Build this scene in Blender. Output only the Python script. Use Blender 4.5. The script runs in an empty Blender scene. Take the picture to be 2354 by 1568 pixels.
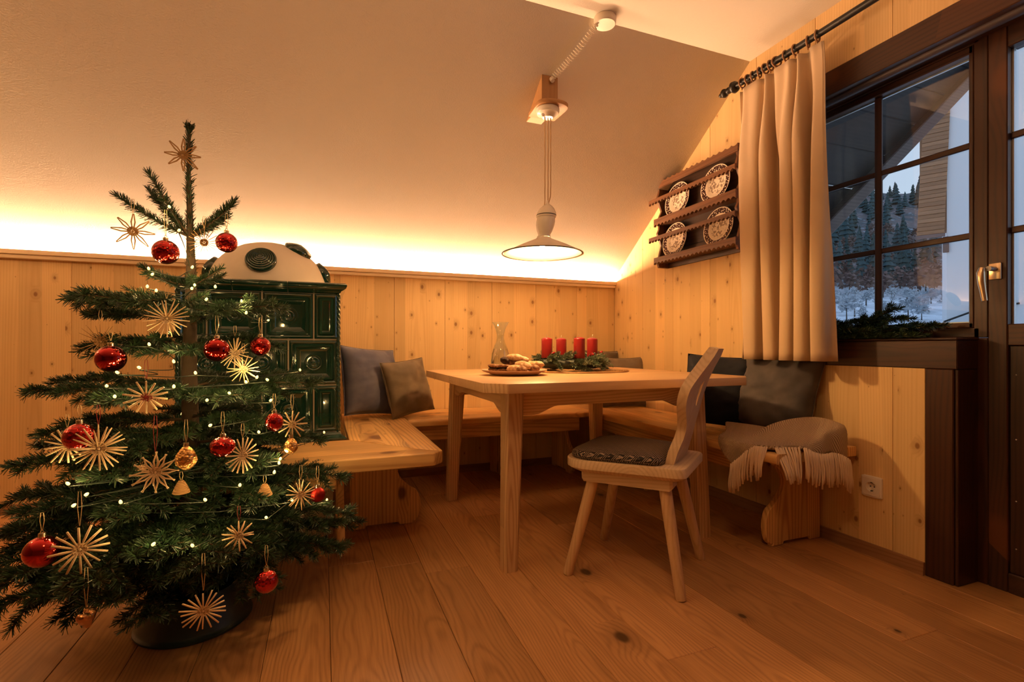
import bpy, bmesh, math, random
import numpy as np
from mathutils import Vector, Matrix, noise

R = math.radians
PI = math.pi
COL = bpy.context.scene.collection
SC = bpy.context.scene

# ------------------------------------------------------------------ camera
CAM_H, FPX, YAW, HORIZON = 0.88, 1133.8, 0.3664, 797.5
cd = bpy.data.cameras.new('camera')
cam = bpy.data.objects.new('camera', cd)
COL.objects.link(cam)
cam.location = (0, 0, CAM_H)
cam.rotation_euler = (PI / 2, 0, -YAW)
cd.sensor_width = 36.0
cd.lens = 36.0 * FPX / 2354.0
cd.shift_y = (HORIZON - 784.0) / 2354.0
cd.clip_start = 0.05
cd.clip_end = 1500
SC.camera = cam

# ------------------------------------------------------------------ view, world, lights
SC.view_settings.view_transform = 'Standard'
SC.view_settings.look = 'None'
SC.view_settings.exposure = 0.1
SC.view_settings.gamma = 1.0
SC.view_settings.use_curve_mapping = False
SC.cycles.max_bounces = 9
SC.cycles.diffuse_bounces = 5
SC.cycles.glossy_bounces = 5
SC.cycles.transmission_bounces = 8
SC.cycles.transparent_max_bounces = 16
SC.cycles.sample_clamp_indirect = 6.0
SC.cycles.caustics_reflective = False
SC.cycles.caustics_refractive = False
SC.cycles.use_denoising = True

LED_COL = (1.0, 0.575, 0.30)
LED_POWER = 1050.0
BULB_COL = (1.0, 0.55, 0.20)
BULB_POWER = 800.0
FAIRY_COL = (1.0, 0.66, 0.15)
FAIRY_POWER = 3.8
FAIRY_WATT = 0.19
SKY_STRENGTH = 0.9
LAMP_LEFT, LAMP_REAR = 17.0, 8.0

w = bpy.data.worlds.new('dusk_sky')
SC.world = w
w.use_nodes = True
nt = w.node_tree
bg = nt.nodes['Background']
tc = nt.nodes.new('ShaderNodeTexCoord')
sp = nt.nodes.new('ShaderNodeSeparateXYZ')
rp = nt.nodes.new('ShaderNodeValToRGB')
nt.links.new(tc.outputs['Generated'], sp.inputs[0])
nt.links.new(sp.outputs['Z'], rp.inputs[0])
rp.color_ramp.elements[0].position = 0.0
rp.color_ramp.elements[0].color = (0.78, 0.88, 1.0, 1)
rp.color_ramp.elements[1].position = 0.9
rp.color_ramp.elements[1].color = (0.38, 0.58, 0.95, 1)
nt.links.new(rp.outputs[0], bg.inputs[0])
bg.inputs[1].default_value = SKY_STRENGTH

# the other lamps of the room: one left of the fir, one on the ceiling behind the camera
for lkind, lpos, lpow in (('POINT', (-2.25, 2.30, 1.75), LAMP_LEFT), ('AREA', (0.30, 0.30, 2.40), LAMP_REAR)):
    ld = bpy.data.lights.new('room_lamp_light', lkind)
    if lkind == 'AREA':
        ld.shape = 'DISK'
        ld.size = 0.30
    else:
        ld.shadow_soft_size = 0.10
    ld.energy = lpow
    ld.color = (1.0, 0.54, 0.20)
    lo = bpy.data.objects.new('room_lamp_light', ld)
    lo.location = lpos
    COL.objects.link(lo)

# ------------------------------------------------------------------ mesh helper
FRAME = {}
class MB:
    def __init__(s):
        s.V, s.F, s.uv = [], [], None
    def add(s, V, F, M=None):
        n = len(s.V)
        if M is not None:
            V = [tuple(M @ Vector(v)) for v in V]
        s.V.extend([tuple(v) for v in V])
        s.F.extend([[i + n for i in f] for f in F])
        return s
    def from_bm(s, bm, M=None):
        bm.verts.ensure_lookup_table()
        bm.verts.index_update()
        s.add([v.co[:] for v in bm.verts], [[v.index for v in f.verts] for f in bm.faces], M)
        bm.free()
        return s
    def box(s, lo, hi, bev=0.0, seg=1, M=None):
        bm = bmesh.new()
        bmesh.ops.create_cube(bm, size=1)
        for v in bm.verts:
            v.co = Vector([(lo[i] + hi[i]) / 2 + v.co[i] * (hi[i] - lo[i]) for i in range(3)])
        if bev > 0:
            bmesh.ops.bevel(bm, geom=bm.edges[:], offset=bev, segments=seg, profile=0.5, affect='EDGES')
        return s.from_bm(bm, M)
    def prism(s, poly, axis, a, b, bev=0.0, seg=1, M=None):
        # poly: 2D points; axis 'X' -> (y,z), 'Y' -> (x,z), 'Z' -> (x,y)
        def P(p, t):
            return {'X': (t, p[0], p[1]), 'Y': (p[0], t, p[1]), 'Z': (p[0], p[1], t)}[axis]
        bm = bmesh.new()
        A = [bm.verts.new(P(p, a)) for p in poly]
        B = [bm.verts.new(P(p, b)) for p in poly]
        n = len(poly)
        bm.faces.new(A)
        bm.faces.new(B[::-1])
        for i in range(n):
            bm.faces.new([A[i], B[i], B[(i + 1) % n], A[(i + 1) % n]])
        bmesh.ops.recalc_face_normals(bm, faces=bm.faces)
        if bev > 0:
            eg = [e for e in bm.edges if len(e.link_faces) == 2 and e.calc_face_angle(0) > 0.5]
            bmesh.ops.bevel(bm, geom=eg, offset=bev, segments=seg, profile=0.5, affect='EDGES')
        return s.from_bm(bm, M)
    def tube(s, pts, r, n=8, closed=False, M=None):
        pts = [Vector(p) for p in pts]
        m = len(pts)
        rs = r if isinstance(r, (list, tuple)) else [r] * m
        V, F = [], []
        up = None
        for i, p in enumerate(pts):
            if closed:
                t = pts[(i + 1) % m] - pts[i - 1]
            else:
                t = pts[min(i + 1, m - 1)] - pts[max(i - 1, 0)]
            if t.length < 1e-9:
                t = Vector((0, 0, 1))
            t.normalize()
            if up is None:
                up = Vector((0, 0, 1)) if abs(t.z) < 0.9 else Vector((1, 0, 0))
            a = t.cross(up)
            if a.length < 1e-6:
                a = t.orthogonal()
            a.normalize()
            b = a.cross(t).normalized()
            up = b
            for k in range(n):
                an = 2 * PI * k / n
                V.append(p + (a * math.cos(an) + b * math.sin(an)) * rs[i])
        for i in range(m if closed else m - 1):
            j = (i + 1) % m
            for k in range(n):
                F.append([i * n + k, i * n + (k + 1) % n, j * n + (k + 1) % n, j * n + k])
        if not closed:
            F.append(list(range(n))[::-1])
            F.append([(m - 1) * n + k for k in range(n)])
        return s.add(V, F, M)
    def lathe(s, prof, n=24, M=None, c=(0, 0, 0)):
        V, F, rows = [], [], []
        for r, z in prof:
            if r < 1e-6:
                rows.append([len(V)])
                V.append((c[0], c[1], c[2] + z))
            else:
                rows.append(list(range(len(V), len(V) + n)))
                for k in range(n):
                    a = 2 * PI * k / n
                    V.append((c[0] + r * math.cos(a), c[1] + r * math.sin(a), c[2] + z))
        for a, b in zip(rows, rows[1:]):
            if len(a) == 1 and len(b) == 1:
                continue
            for k in range(n):
                k2 = (k + 1) % n
                if len(a) == 1:
                    F.append([a[0], b[k2], b[k]])
                elif len(b) == 1:
                    F.append([a[k], a[k2], b[0]])
                else:
                    F.append([a[k], a[k2], b[k2], b[k]])
        return s.add(V, F, M)
    def ball(s, c, r, n=16, m=10, M=None):
        rr = r if isinstance(r, (tuple, list)) else (r, r, r)
        prof = [(math.sin(PI * i / m), -math.cos(PI * i / m)) for i in range(m + 1)]
        T = Matrix.Translation(c) @ Matrix.Diagonal((*rr, 1))
        return s.lathe(prof, n, (M @ T) if M is not None else T)
    def grid(s, fn, nu, nv, M=None, wrap_u=False):
        V = [fn(i / (nu if wrap_u else nu - 1), j / (nv - 1)) for j in range(nv) for i in range(nu)]
        F = []
        for j in range(nv - 1):
            for i in range(nu if wrap_u else nu - 1):
                i2 = (i + 1) % nu
                F.append([j * nu + i, j * nu + i2, (j + 1) * nu + i2, (j + 1) * nu + i])
        return s.add(V, F, M)
    def build(s, name, mat, parent=None, smooth=35, kind=None, origin=None, normals=True):
        V = np.array(s.V, dtype=np.float64)
        c = (V.min(0) + V.max(0)) / 2 if origin is None else np.array(origin)
        me = bpy.data.meshes.new(name)
        me.from_pydata((V - c).tolist(), [], s.F)
        if normals and len(s.F) < 60000:
            bm = bmesh.new()
            bm.from_mesh(me)
            bmesh.ops.recalc_face_normals(bm, faces=bm.faces)
            bm.to_mesh(me)
            bm.free()
        if smooth:
            me.shade_smooth()
            if smooth < 180:
                me.set_sharp_from_angle(angle=R(smooth))
        me.materials.append(mat)
        o = bpy.data.objects.new(name, me)
        COL.objects.link(o)
        FRAME[o] = c
        # a mesh parent has its own origin; its children are given in the frame it was built in
        o.location = c - (FRAME[parent] if parent in FRAME else 0)
        if parent is not None:
            o.parent = parent
        if kind:
            o['kind'] = kind
        return o

def tag(o, label=None, cat=None, group=None, kind=None):
    if label: o['label'] = label
    if cat: o['category'] = cat
    if group: o['group'] = group
    if kind: o['kind'] = kind
    return o

def thing(name, label, cat, loc=(0, 0, 0), rotz=0.0, group=None):
    o = bpy.data.objects.new(name, None)
    COL.objects.link(o)
    o.empty_display_size = 0.05
    o.location = loc
    o.rotation_euler = (0, 0, rotz)
    return tag(o, label, cat, group)

def kids(o):
    return [c for c in bpy.data.objects if c.parent == o]

def dup(o, label=None, loc=None, rot=None, scale=None, children=None):
    c = o.copy()
    COL.objects.link(c)
    if label: c['label'] = label
    if loc is not None: c.location = loc
    if rot is not None: c.rotation_euler = rot
    if scale is not None: c.scale = scale
    for ch in (children if children is not None else kids(o)):
        d = ch.copy()
        COL.objects.link(d)
        d.parent = c
    return c

def smooth01(a, b, x):
    t = min(max((x - a) / (b - a), 0.0), 1.0)
    return t * t * (3 - 2 * t)

def lerp(a, b, t):
    return a + (b - a) * t

# ------------------------------------------------------------------ materials
class NT:
    def __init__(s, name):
        s.m = bpy.data.materials.new(name)
        s.m.use_nodes = True
        s.t = s.m.node_tree
        s.n = s.t.nodes
        s.b = s.n['Principled BSDF']
        s.out = s.n['Material Output']
    def link(s, a, b):
        s.t.links.new(a, b)
    def put(s, sock, v):
        if isinstance(v, bpy.types.NodeSocket):
            s.link(v, sock)
        else:
            if hasattr(sock.default_value, '__len__') and hasattr(v, '__len__') and len(sock.default_value) == 4 and len(v) == 3:
                v = (*v, 1)
            sock.default_value = v
    def node(s, typ, ins=None, **props):
        nd = s.n.new(typ)
        for k, v in props.items():
            setattr(nd, k, v)
        for k, v in (ins or {}).items():
            s.put(nd.inputs[k], v)
        return nd
    def math(s, op, a, b=None, c=None, clamp=False):
        nd = s.n.new('ShaderNodeMath')
        nd.operation = op
        nd.use_clamp = clamp
        for i, v in enumerate((a, b, c)):
            if v is not None:
                s.put(nd.inputs[i], v)
        return nd.outputs[0]
    def mix(s, f, a, b, blend='MIX'):
        nd = s.n.new('ShaderNodeMix')
        nd.data_type = 'RGBA'
        nd.blend_type = blend
        s.put(nd.inputs[0], f)
        s.put(nd.inputs[6], a)
        s.put(nd.inputs[7], b)
        return nd.outputs[2]
    def range(s, v, a, b, c=0.0, d=1.0, smooth=True):
        nd = s.n.new('ShaderNodeMapRange')
        nd.interpolation_type = 'SMOOTHSTEP' if smooth else 'LINEAR'
        for i, x in enumerate((v, a, b, c, d)):
            s.put(nd.inputs[i], x)
        return nd.outputs[0]
    def coord(s, which='Object'):
        return s.n.new('ShaderNodeTexCoord').outputs[which]
    def sep(s, v):
        nd = s.n.new('ShaderNodeSeparateXYZ')
        s.link(v, nd.inputs[0])
        return nd.outputs
    def comb(s, x, y, z):
        nd = s.n.new('ShaderNodeCombineXYZ')
        for i, v in enumerate((x, y, z)):
            s.put(nd.inputs[i], v)
        return nd.outputs[0]
    def noise(s, v, scale=5, detail=3, rough=0.5):
        return s.node('ShaderNodeTexNoise', {'Vector': v, 'Scale': scale, 'Detail': detail, 'Roughness': rough}).outputs['Fac']
    def bump(s, h, strength=0.2, dist=0.01):
        nd = s.node('ShaderNodeBump', {'Height': h, 'Strength': strength, 'Distance': dist})
        s.link(nd.outputs[0], s.b.inputs['Normal'])
        return nd
    def base(s, col=None, rough=None, metal=None, spec=None, **kw):
        if col is not None: s.put(s.b.inputs['Base Color'], col)
        if rough is not None: s.put(s.b.inputs['Roughness'], rough)
        if metal is not None: s.put(s.b.inputs['Metallic'], metal)
        if spec is not None: s.put(s.b.inputs['Specular IOR Level'], spec)
        for k, v in kw.items():
            s.put(s.b.inputs[k], v)
        return s

def plain(name, col, rough=0.5, metal=0.0, spec=0.5, bump=0.0, bscale=80, mottle=0.0, **kw):
    k = NT(name)
    c = col
    if mottle:
        f = k.noise(k.coord(), 14, 4)
        c = k.mix(f, tuple(x * (1 - mottle) for x in col), tuple(min(1, x * (1 + mottle)) for x in col))
    k.base(c, rough, metal, spec, **kw)
    if bump:
        k.bump(k.noise(k.coord(), bscale, 4), bump, 0.004)
    return k.m

def emitter(name, col, power):
    k = NT(name)
    k.base((0, 0, 0), 0.5)
    k.put(k.b.inputs['Emission Color'], col)
    k.put(k.b.inputs['Emission Strength'], power)
    return k.m

def wood(name, light, dark, along='Z', across='X', ring=70.0, ringamt=0.35, fibre=0.25, tone=0.16,
         knots=0.0, kcell=0.16, ksize=0.09, kcol=(0.16, 0.07, 0.025), rough=0.5, strip=0.0, tilt=0.03,
         warp=0.05, bump=0.06, spec=0.35, long_scale=0.5, striptone=0.22):
    k = NT(name)
    o = k.sep(k.coord())
    ax = {'X': 0, 'Y': 1, 'Z': 2}
    th = [a for a in 'XYZ' if a not in (along, across)][0]
    u, v, wv = o[ax[across]], o[ax[th]], o[ax[along]]
    rnd = k.n.new('ShaderNodeObjectInfo').outputs['Random']
    off = k.math('MULTIPLY', rnd, 41.0)
    off2 = k.math('FRACT', k.math('MULTIPLY', rnd, 77.7))
    us, strip_tone = u, None
    if strip:
        cell = k.math('FLOOR', k.math('DIVIDE', k.math('ADD', u, off), strip))
        wn = k.node('ShaderNodeTexWhiteNoise', {'W': cell}, noise_dimensions='1D').outputs['Value']
        strip_tone = wn
        off = k.math('ADD', off, k.math('MULTIPLY', wn, 9.0))
        off2 = k.math('FRACT', k.math('ADD', off2, k.math('MULTIPLY', wn, 3.3)))
    wo = k.math('ADD', wv, off)
    warpn = k.noise(k.comb(k.math('MULTIPLY', u, 3.0), k.math('MULTIPLY', v, 3.0), k.math('MULTIPLY', wo, long_scale)), 1.6, 2)
    # knots
    kn = None
    if knots > 0:
        vor = k.node('ShaderNodeTexVoronoi', {'Vector': k.comb(k.math('ADD', k.math('DIVIDE', u, kcell), off),
                     k.math('DIVIDE', wo, kcell * 1.5), 0.0), 'Scale': 1.0, 'Randomness': 1.0}, voronoi_dimensions='2D')
        dist = vor.outputs['Distance']
        cr = k.sep(vor.outputs['Color'])
        size = k.math('MULTIPLY', k.math('POWER', cr[0], 3.0), ksize * 2.2)
        size = k.math('MULTIPLY', size, k.math('GREATER_THAN', cr[1], 1.0 - knots))
        size = k.math('ADD', size, 0.0001)
        rel = k.math('DIVIDE', dist, size)
        kn = k.range(rel, 1.0, 0.45)
        halo = k.range(rel, 3.2, 0.6)
    uc = k.math('ADD', u, k.math('MULTIPLY', k.math('SUBTRACT', off2, 0.5), 0.14))
    vc = k.math('ADD', k.math('ADD', v, 0.05), k.math('MULTIPLY', wv, tilt))
    rad = k.math('SQRT', k.math('ADD', k.math('MULTIPLY', uc, uc), k.math('MULTIPLY', vc, vc)))
    rad = k.math('ADD', rad, k.math('MULTIPLY', warpn, warp))
    if kn is not None:
        rad = k.math('ADD', rad, k.math('MULTIPLY', halo, 0.02))
    rings = k.math('SINE', k.math('MULTIPLY', rad, ring * 2 * PI))
    rings = k.math('POWER', k.math('MULTIPLY_ADD', rings, 0.5, 0.5), 2.2)
    fib = k.noise(k.comb(k.math('MULTIPLY', us, 150.0), k.math('MULTIPLY', v, 150.0), k.math('MULTIPLY', wo, 5.0)), 1.0, 4, 0.6)
    big = k.noise(k.comb(k.math('MULTIPLY', us, 14.0), k.math('MULTIPLY', v, 14.0), k.math('MULTIPLY', wo, 0.9)), 1.0, 3)
    f = k.math('ADD', k.math('MULTIPLY', rings, ringamt), k.math('MULTIPLY', k.math('SUBTRACT', fib, 0.35), fibre * 1.6))
    f = k.math('ADD', f, k.math('MULTIPLY', k.math('SUBTRACT', big, 0.5), 0.55), clamp=True)
    col = k.mix(f, light, dark)
    t = k.math('MULTIPLY_ADD', k.math('SUBTRACT', rnd, 0.5), tone * 2, 1.0)
    if strip_tone is not None:
        t = k.math('ADD', t, k.math('MULTIPLY', k.math('SUBTRACT', strip_tone, 0.5), striptone))
    col = k.mix(1.0, col, k.comb(t, t, t), 'MULTIPLY')
    if kn is not None:
        col = k.mix(k.math('MULTIPLY', halo, 0.28), col, kcol)
        col = k.mix(k.math('MULTIPLY', kn, 0.85), col, kcol)
    k.base(col, rough, 0, spec)
    if bump:
        k.bump(k.math('ADD', fib, k.math('MULTIPLY', rings, 0.4)), bump, 0.002)
    return k.m

_wc = {}
WOODS = {
    # pale knotty spruce of the wall boards
    'spruce': dict(light=(0.81, 0.57, 0.28), dark=(0.57, 0.33, 0.13), ring=95, ringamt=0.22, fibre=0.22, tone=0.05, knots=0.9, kcell=0.088, ksize=0.066, kcol=(0.26, 0.11, 0.035), rough=0.5, strip=0.098, warp=0.03, tilt=0.02),
    # oiled oak floor
    'oak': dict(light=(0.56, 0.295, 0.122), dark=(0.20, 0.082, 0.030), ring=105, ringamt=0.30, fibre=0.50, tone=0.22, knots=0.42, kcell=0.26, ksize=0.09, kcol=(0.045, 0.022, 0.012), rough=0.36, warp=0.085, tilt=0.03, spec=0.4, long_scale=1.1),
    # larch / pine of the benches
    'pine': dict(light=(0.84, 0.54, 0.225), dark=(0.40, 0.175, 0.058), ring=70, ringamt=0.50, fibre=0.28, tone=0.10, knots=0.45, kcell=0.22, ksize=0.11, kcol=(0.13, 0.05, 0.018), rough=0.38, strip=0.095, striptone=0.30, warp=0.05, tilt=0.035),
    # table: reddish light larch
    'larch': dict(light=(0.72, 0.47, 0.25), dark=(0.42, 0.20, 0.085), ring=80, ringamt=0.55, fibre=0.25, tone=0.07, knots=0.12, kcell=0.3, ksize=0.06, kcol=(0.2, 0.08, 0.03), rough=0.42, strip=0.09, striptone=0.30, warp=0.05, tilt=0.03),
    'ash': dict(light=(0.70, 0.52, 0.34), dark=(0.48, 0.31, 0.17), ring=75, ringamt=0.40, fibre=0.45, tone=0.05, knots=0.0, rough=0.42, warp=0.05, tilt=0.04),
    'ashleg': dict(light=(0.66, 0.44, 0.25), dark=(0.46, 0.27, 0.13), ring=75, ringamt=0.35, fibre=0.55, tone=0.06, knots=0.0, rough=0.42, warp=0.04, tilt=0.04),
    'dark': dict(light=(0.052, 0.019, 0.010), dark=(0.012, 0.006, 0.005), ring=60, ringamt=0.5, fibre=0.3, tone=0.10, knots=0.35, kcell=0.3, ksize=0.13, kcol=(0.13, 0.042, 0.014), rough=0.36, warp=0.10, tilt=0.04, spec=0.45),
    'rack': dict(light=(0.17, 0.075, 0.035), dark=(0.06, 0.026, 0.014), ring=60, ringamt=0.4, fibre=0.4, tone=0.12, knots=0.2, kcell=0.2, ksize=0.1, kcol=(0.03, 0.012, 0.007), rough=0.45, warp=0.05),
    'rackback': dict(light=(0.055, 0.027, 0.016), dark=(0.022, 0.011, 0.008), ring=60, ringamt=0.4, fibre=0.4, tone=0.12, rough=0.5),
    'trim': dict(light=(0.88, 0.70, 0.48), dark=(0.74, 0.54, 0.33), ring=80, ringamt=0.15, fibre=0.2, tone=0.03, rough=0.5),
    'base': dict(light=(0.34, 0.18, 0.09), dark=(0.19, 0.09, 0.04), ring=80, ringamt=0.4, fibre=0.35, tone=0.05, rough=0.4),
    'outside': dict(light=(0.14, 0.115, 0.12), dark=(0.06, 0.05, 0.055), ring=50, ringamt=0.4, fibre=0.5, tone=0.15, rough=0.7),
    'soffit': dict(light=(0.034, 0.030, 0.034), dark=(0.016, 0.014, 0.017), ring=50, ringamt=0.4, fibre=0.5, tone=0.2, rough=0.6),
    'cladding': dict(light=(0.30, 0.17, 0.10), dark=(0.16, 0.085, 0.05), ring=40, ringamt=0.3, fibre=0.4, tone=0.22, rough=0.7),
    'bracket': dict(light=(0.42, 0.22, 0.09), dark=(0.30, 0.14, 0.05), ring=70, ringamt=0.3, fibre=0.3, tone=0.05, rough=0.45),
}
def W(kind, along='Z', across='X'):
    key = (kind, along, across)
    if key not in _wc:
        _wc[key] = wood('%s_%s%s' % (kind, along.lower(), across.lower()), along=along, across=across, **WOODS[kind])
    return _wc[key]

# plaster with fine roller texture
def plaster():
    k = NT('plaster')
    n1 = k.noise(k.coord(), 1.2, 2)
    k.base(k.mix(n1, (0.76, 0.70, 0.62), (0.82, 0.77, 0.70)), 0.85, 0, 0.2)
    n2 = k.noise(k.coord(), 160, 3, 0.6)
    k.bump(n2, 0.35, 0.004)
    return k.m
PLASTER = plaster()
STOVE_PLASTER = plain('stove_plaster', (0.78, 0.70, 0.60), 0.8, bump=0.25, bscale=30, mottle=0.06)
GROUT = plain('grout', (0.72, 0.62, 0.50), 0.8)
def glazed():
    k = NT('green_glaze')
    f = k.noise(k.coord(), 9, 4)
    k.base(k.mix(f, (0.004, 0.022, 0.016), (0.010, 0.052, 0.036)), 0.09, 0, 0.6)
    k.put(k.b.inputs['Coat Weight'], 0.6)
    k.put(k.b.inputs['Coat Roughness'], 0.05)
    k.bump(k.noise(k.coord(), 22, 2), 0.12, 0.004)
    return k.m
GLAZE = glazed()
PORCELAIN = plain('porcelain', (0.80, 0.74, 0.66), 0.16, spec=0.5)
ENAMEL_WHITE = plain('enamel_white', (0.80, 0.72, 0.62), 0.25)
DARK_RIM = plain('dark_rim', (0.02, 0.014, 0.01), 0.35)
CREAM_PLASTIC = plain('cream_plastic', (0.80, 0.72, 0.60), 0.35)
WHITE_PLASTIC = plain('white_plastic', (0.82, 0.74, 0.66), 0.3)
BLACK_IRON = plain('black_iron', (0.012, 0.010, 0.009), 0.38, 0.2)
BRASS = plain('champagne_metal', (0.80, 0.62, 0.42), 0.28, 0.9)
SILVER = plain('cap_metal', (0.80, 0.66, 0.45), 0.25, 1.0)
DARK_HOLE = plain('dark_hole', (0.01, 0.008, 0.006), 0.6)
THREAD = plain('gold_thread', (0.62, 0.45, 0.24), 0.5)
RED_THREAD = plain('red_thread', (0.36, 0.02, 0.02), 0.6)
CORD = plain('twisted_cord', (0.46, 0.30, 0.16), 0.7)
SCREW = plain('screw_head', (0.55, 0.50, 0.45), 0.3, 1.0)

def needle_mat(name, a, b, tip=None):
    k = NT(name)
    f = k.noise(k.coord(), 30, 3)
    k.base(k.mix(k.range(f, 0.3, 0.7), a, b), 0.42, 0, 0.5)
    return k.m
NEEDLE = needle_mat('fir_needles', (0.011, 0.034, 0.016), (0.032, 0.066, 0.025))
NEEDLE_WREATH = needle_mat('wreath_needles', (0.055, 0.095, 0.055), (0.19, 0.22, 0.13))
BARK = plain('bark', (0.10, 0.066, 0.040), 0.9, bump=0.9, bscale=60, mottle=0.35)
TWIG = plain('twig_bark', (0.105, 0.068, 0.036), 0.85)

def window_glass():
    k = NT('window_glass')
    k.n.remove(k.b)
    tr = k.node('ShaderNodeBsdfTransparent', {'Color': (0.93, 0.96, 0.97)})
    gl = k.node('ShaderNodeBsdfGlossy', {'Color': (1, 1, 1), 'Roughness': 0.0})
    lw = k.node('ShaderNodeLayerWeight', {'Blend': 0.5})
    f = k.math('MULTIPLY_ADD', k.math('POWER', lw.outputs['Facing'], 4.5), 0.9, 0.055, clamp=True)
    mx = k.node('ShaderNodeMixShader', {0: f})
    k.link(tr.outputs[0], mx.inputs[1])
    k.link(gl.outputs[0], mx.inputs[2])
    k.link(mx.outputs[0], k.out.inputs['Surface'])
    return k.m
GLASS = window_glass()
def clear_glass(name, ior, col):
    k = NT(name)
    k.base(col, 0.0, 0, 0.5)
    k.put(k.b.inputs['Transmission Weight'], 1.0)
    k.put(k.b.inputs['IOR'], ior)
    return k.m
CARAFE_GLASS = window_glass()
CARAFE_GLASS.name = 'carafe_glass'
WATER = clear_glass('water', 1.33, (1.0, 0.99, 0.97))

def velvet(name, c1, c2, sheen=0.5, tint=(0.8, 0.7, 0.6)):
    k = NT(name)
    f = k.noise(k.coord(), 7, 3)
    k.base(k.mix(k.range(f, 0.3, 0.75), c1, c2), 0.75, 0, 0.2)
    k.put(k.b.inputs['Sheen Weight'], sheen)
    k.put(k.b.inputs['Sheen Roughness'], 0.35)
    k.put(k.b.inputs['Sheen Tint'], (*tint, 1))
    k.bump(k.noise(k.coord(), 260, 2), 0.15, 0.002)
    return k.m

def weave(name, ca, cb, scale, rough=0.8, bumpd=0.003, zig=True):
    k = NT(name)
    o = k.sep(k.coord())
    # woven directions that stay two-dimensional on top, front and side faces alike
    u = k.math('MULTIPLY', k.math('ADD', o[0], o[1]), 0.7 * scale)
    v = k.math('MULTIPLY', k.math('ADD', k.math('MULTIPLY', k.math('SUBTRACT', o[1], o[0]), 0.7), o[2]), scale)
    if zig:
        z = k.math('PINGPONG', v, 1.5)
        s1 = k.math('SINE', k.math('MULTIPLY', k.math('ADD', u, z), 2 * PI))
        s2 = k.math('SINE', k.math('MULTIPLY', v, 4 * PI))
        h = k.math('MULTIPLY_ADD', s1, 0.5, 0.5)
        h = k.math('MULTIPLY', h, k.math('MULTIPLY_ADD', s2, 0.25, 0.75))
    else:
        s1 = k.math('SINE', k.math('MULTIPLY', k.math('ADD', u, v), 2 * PI))
        s2 = k.math('SINE', k.math('MULTIPLY', k.math('SUBTRACT', u, k.math('MULTIPLY', v, 0.6)), 2 * PI))
        h = k.math('MULTIPLY_ADD', k.math('MULTIPLY', s1, s2), 0.5, 0.5)
    k.base(k.mix(k.range(h, 0.35, 0.75), ca, cb), rough, 0, 0.3)
    k.bump(h, 0.8, bumpd)
    return k.m
PAD = weave('woven_pad', (0.014, 0.011, 0.012), (0.40, 0.30, 0.235), 105, 0.6, 0.002)
THROW = weave('woven_throw', (0.25, 0.165, 0.10), (0.78, 0.60, 0.42), 120, 0.9, 0.003, zig=False)
FRINGE = plain('fringe_yarn', (0.80, 0.63, 0.45), 0.9)
CURTAIN = plain('curtain_cloth', (0.62, 0.46, 0.30), 0.85, bump=0.25, bscale=600, **{'Sheen Weight': 0.15})

def straw(name, a, b):
    k = NT(name)
    f = k.noise(k.coord(), 60, 3)
    k.base(k.mix(f, a, b), 0.5, 0, 0.4)
    return k.m
STRAW = straw('straw', (0.66, 0.47, 0.25), (0.86, 0.66, 0.42))
STRAW_BROWN = straw('brown_straw', (0.30, 0.155, 0.055), (0.52, 0.30, 0.12))

def bauble_mat(name, col, rough, crackle):
    k = NT(name)
    k.base(col, rough, 1.0, 0.6)
    k.put(k.b.inputs['Coat Weight'], 0.5 if rough < 0.3 else 0.0)
    k.put(k.b.inputs['Coat Roughness'], 0.03)
    if crackle:
        v = k.node('ShaderNodeTexVoronoi', {'Vector': k.coord(), 'Scale': 140.0})
        k.bump(v.outputs['Distance'], 0.5, 0.004)
    return k.m
RED_SHINY = bauble_mat('red_glass', (0.42, 0.012, 0.010), 0.10, False)
RED_CRACK = bauble_mat('red_crackle_glass', (0.46, 0.016, 0.012), 0.16, True)
RED_MATT = bauble_mat('red_matt_glass', (0.34, 0.022, 0.016), 0.42, False)
GOLD = bauble_mat('gold_cone', (0.70, 0.40, 0.14), 0.30, True)
COPPER = bauble_mat('copper_cone', (0.42, 0.19, 0.07), 0.25, True)

def plate_mat():
    k = NT('painted_plate')
    o = k.sep(k.coord())
    r = k.math('DIVIDE', k.math('SQRT', k.math('ADD', k.math('MULTIPLY', o[0], o[0]), k.math('MULTIPLY', o[1], o[1]))), 0.112)
    cream, brown = (0.86, 0.75, 0.60), (0.055, 0.022, 0.020)
    vor = k.node('ShaderNodeTexVoronoi', {'Vector': k.coord(), 'Scale': 75.0, 'Randomness': 0.6}).outputs['Distance']
    dots = k.range(vor, 0.34, 0.24)
    band = k.math('MULTIPLY', k.math('GREATER_THAN', r, 0.70), k.math('LESS_THAN', r, 0.955))
    col = k.mix(k.math('MULTIPLY', band, k.math('SUBTRACT', 1.0, dots)), cream, brown)
    nz = k.noise(k.coord(), 70, 3)
    flower = k.math('MULTIPLY', k.range(nz, 0.50, 0.57), k.math('LESS_THAN', r, 0.46))
    col = k.mix(k.math('MULTIPLY', flower, 0.75), col, (0.15, 0.07, 0.035))
    ringm = k.math('MULTIPLY', k.range(k.noise(k.coord(), 95, 2), 0.5, 0.56), k.math('MULTIPLY', k.math('GREATER_THAN', r, 0.46), k.math('LESS_THAN', r, 0.55)))
    col = k.mix(k.math('MULTIPLY', ringm, 0.6), col, (0.15, 0.07, 0.035))
    k.base(col, 0.14, 0, 0.55)
    return k.m
PLATE_M = plate_mat()
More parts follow.
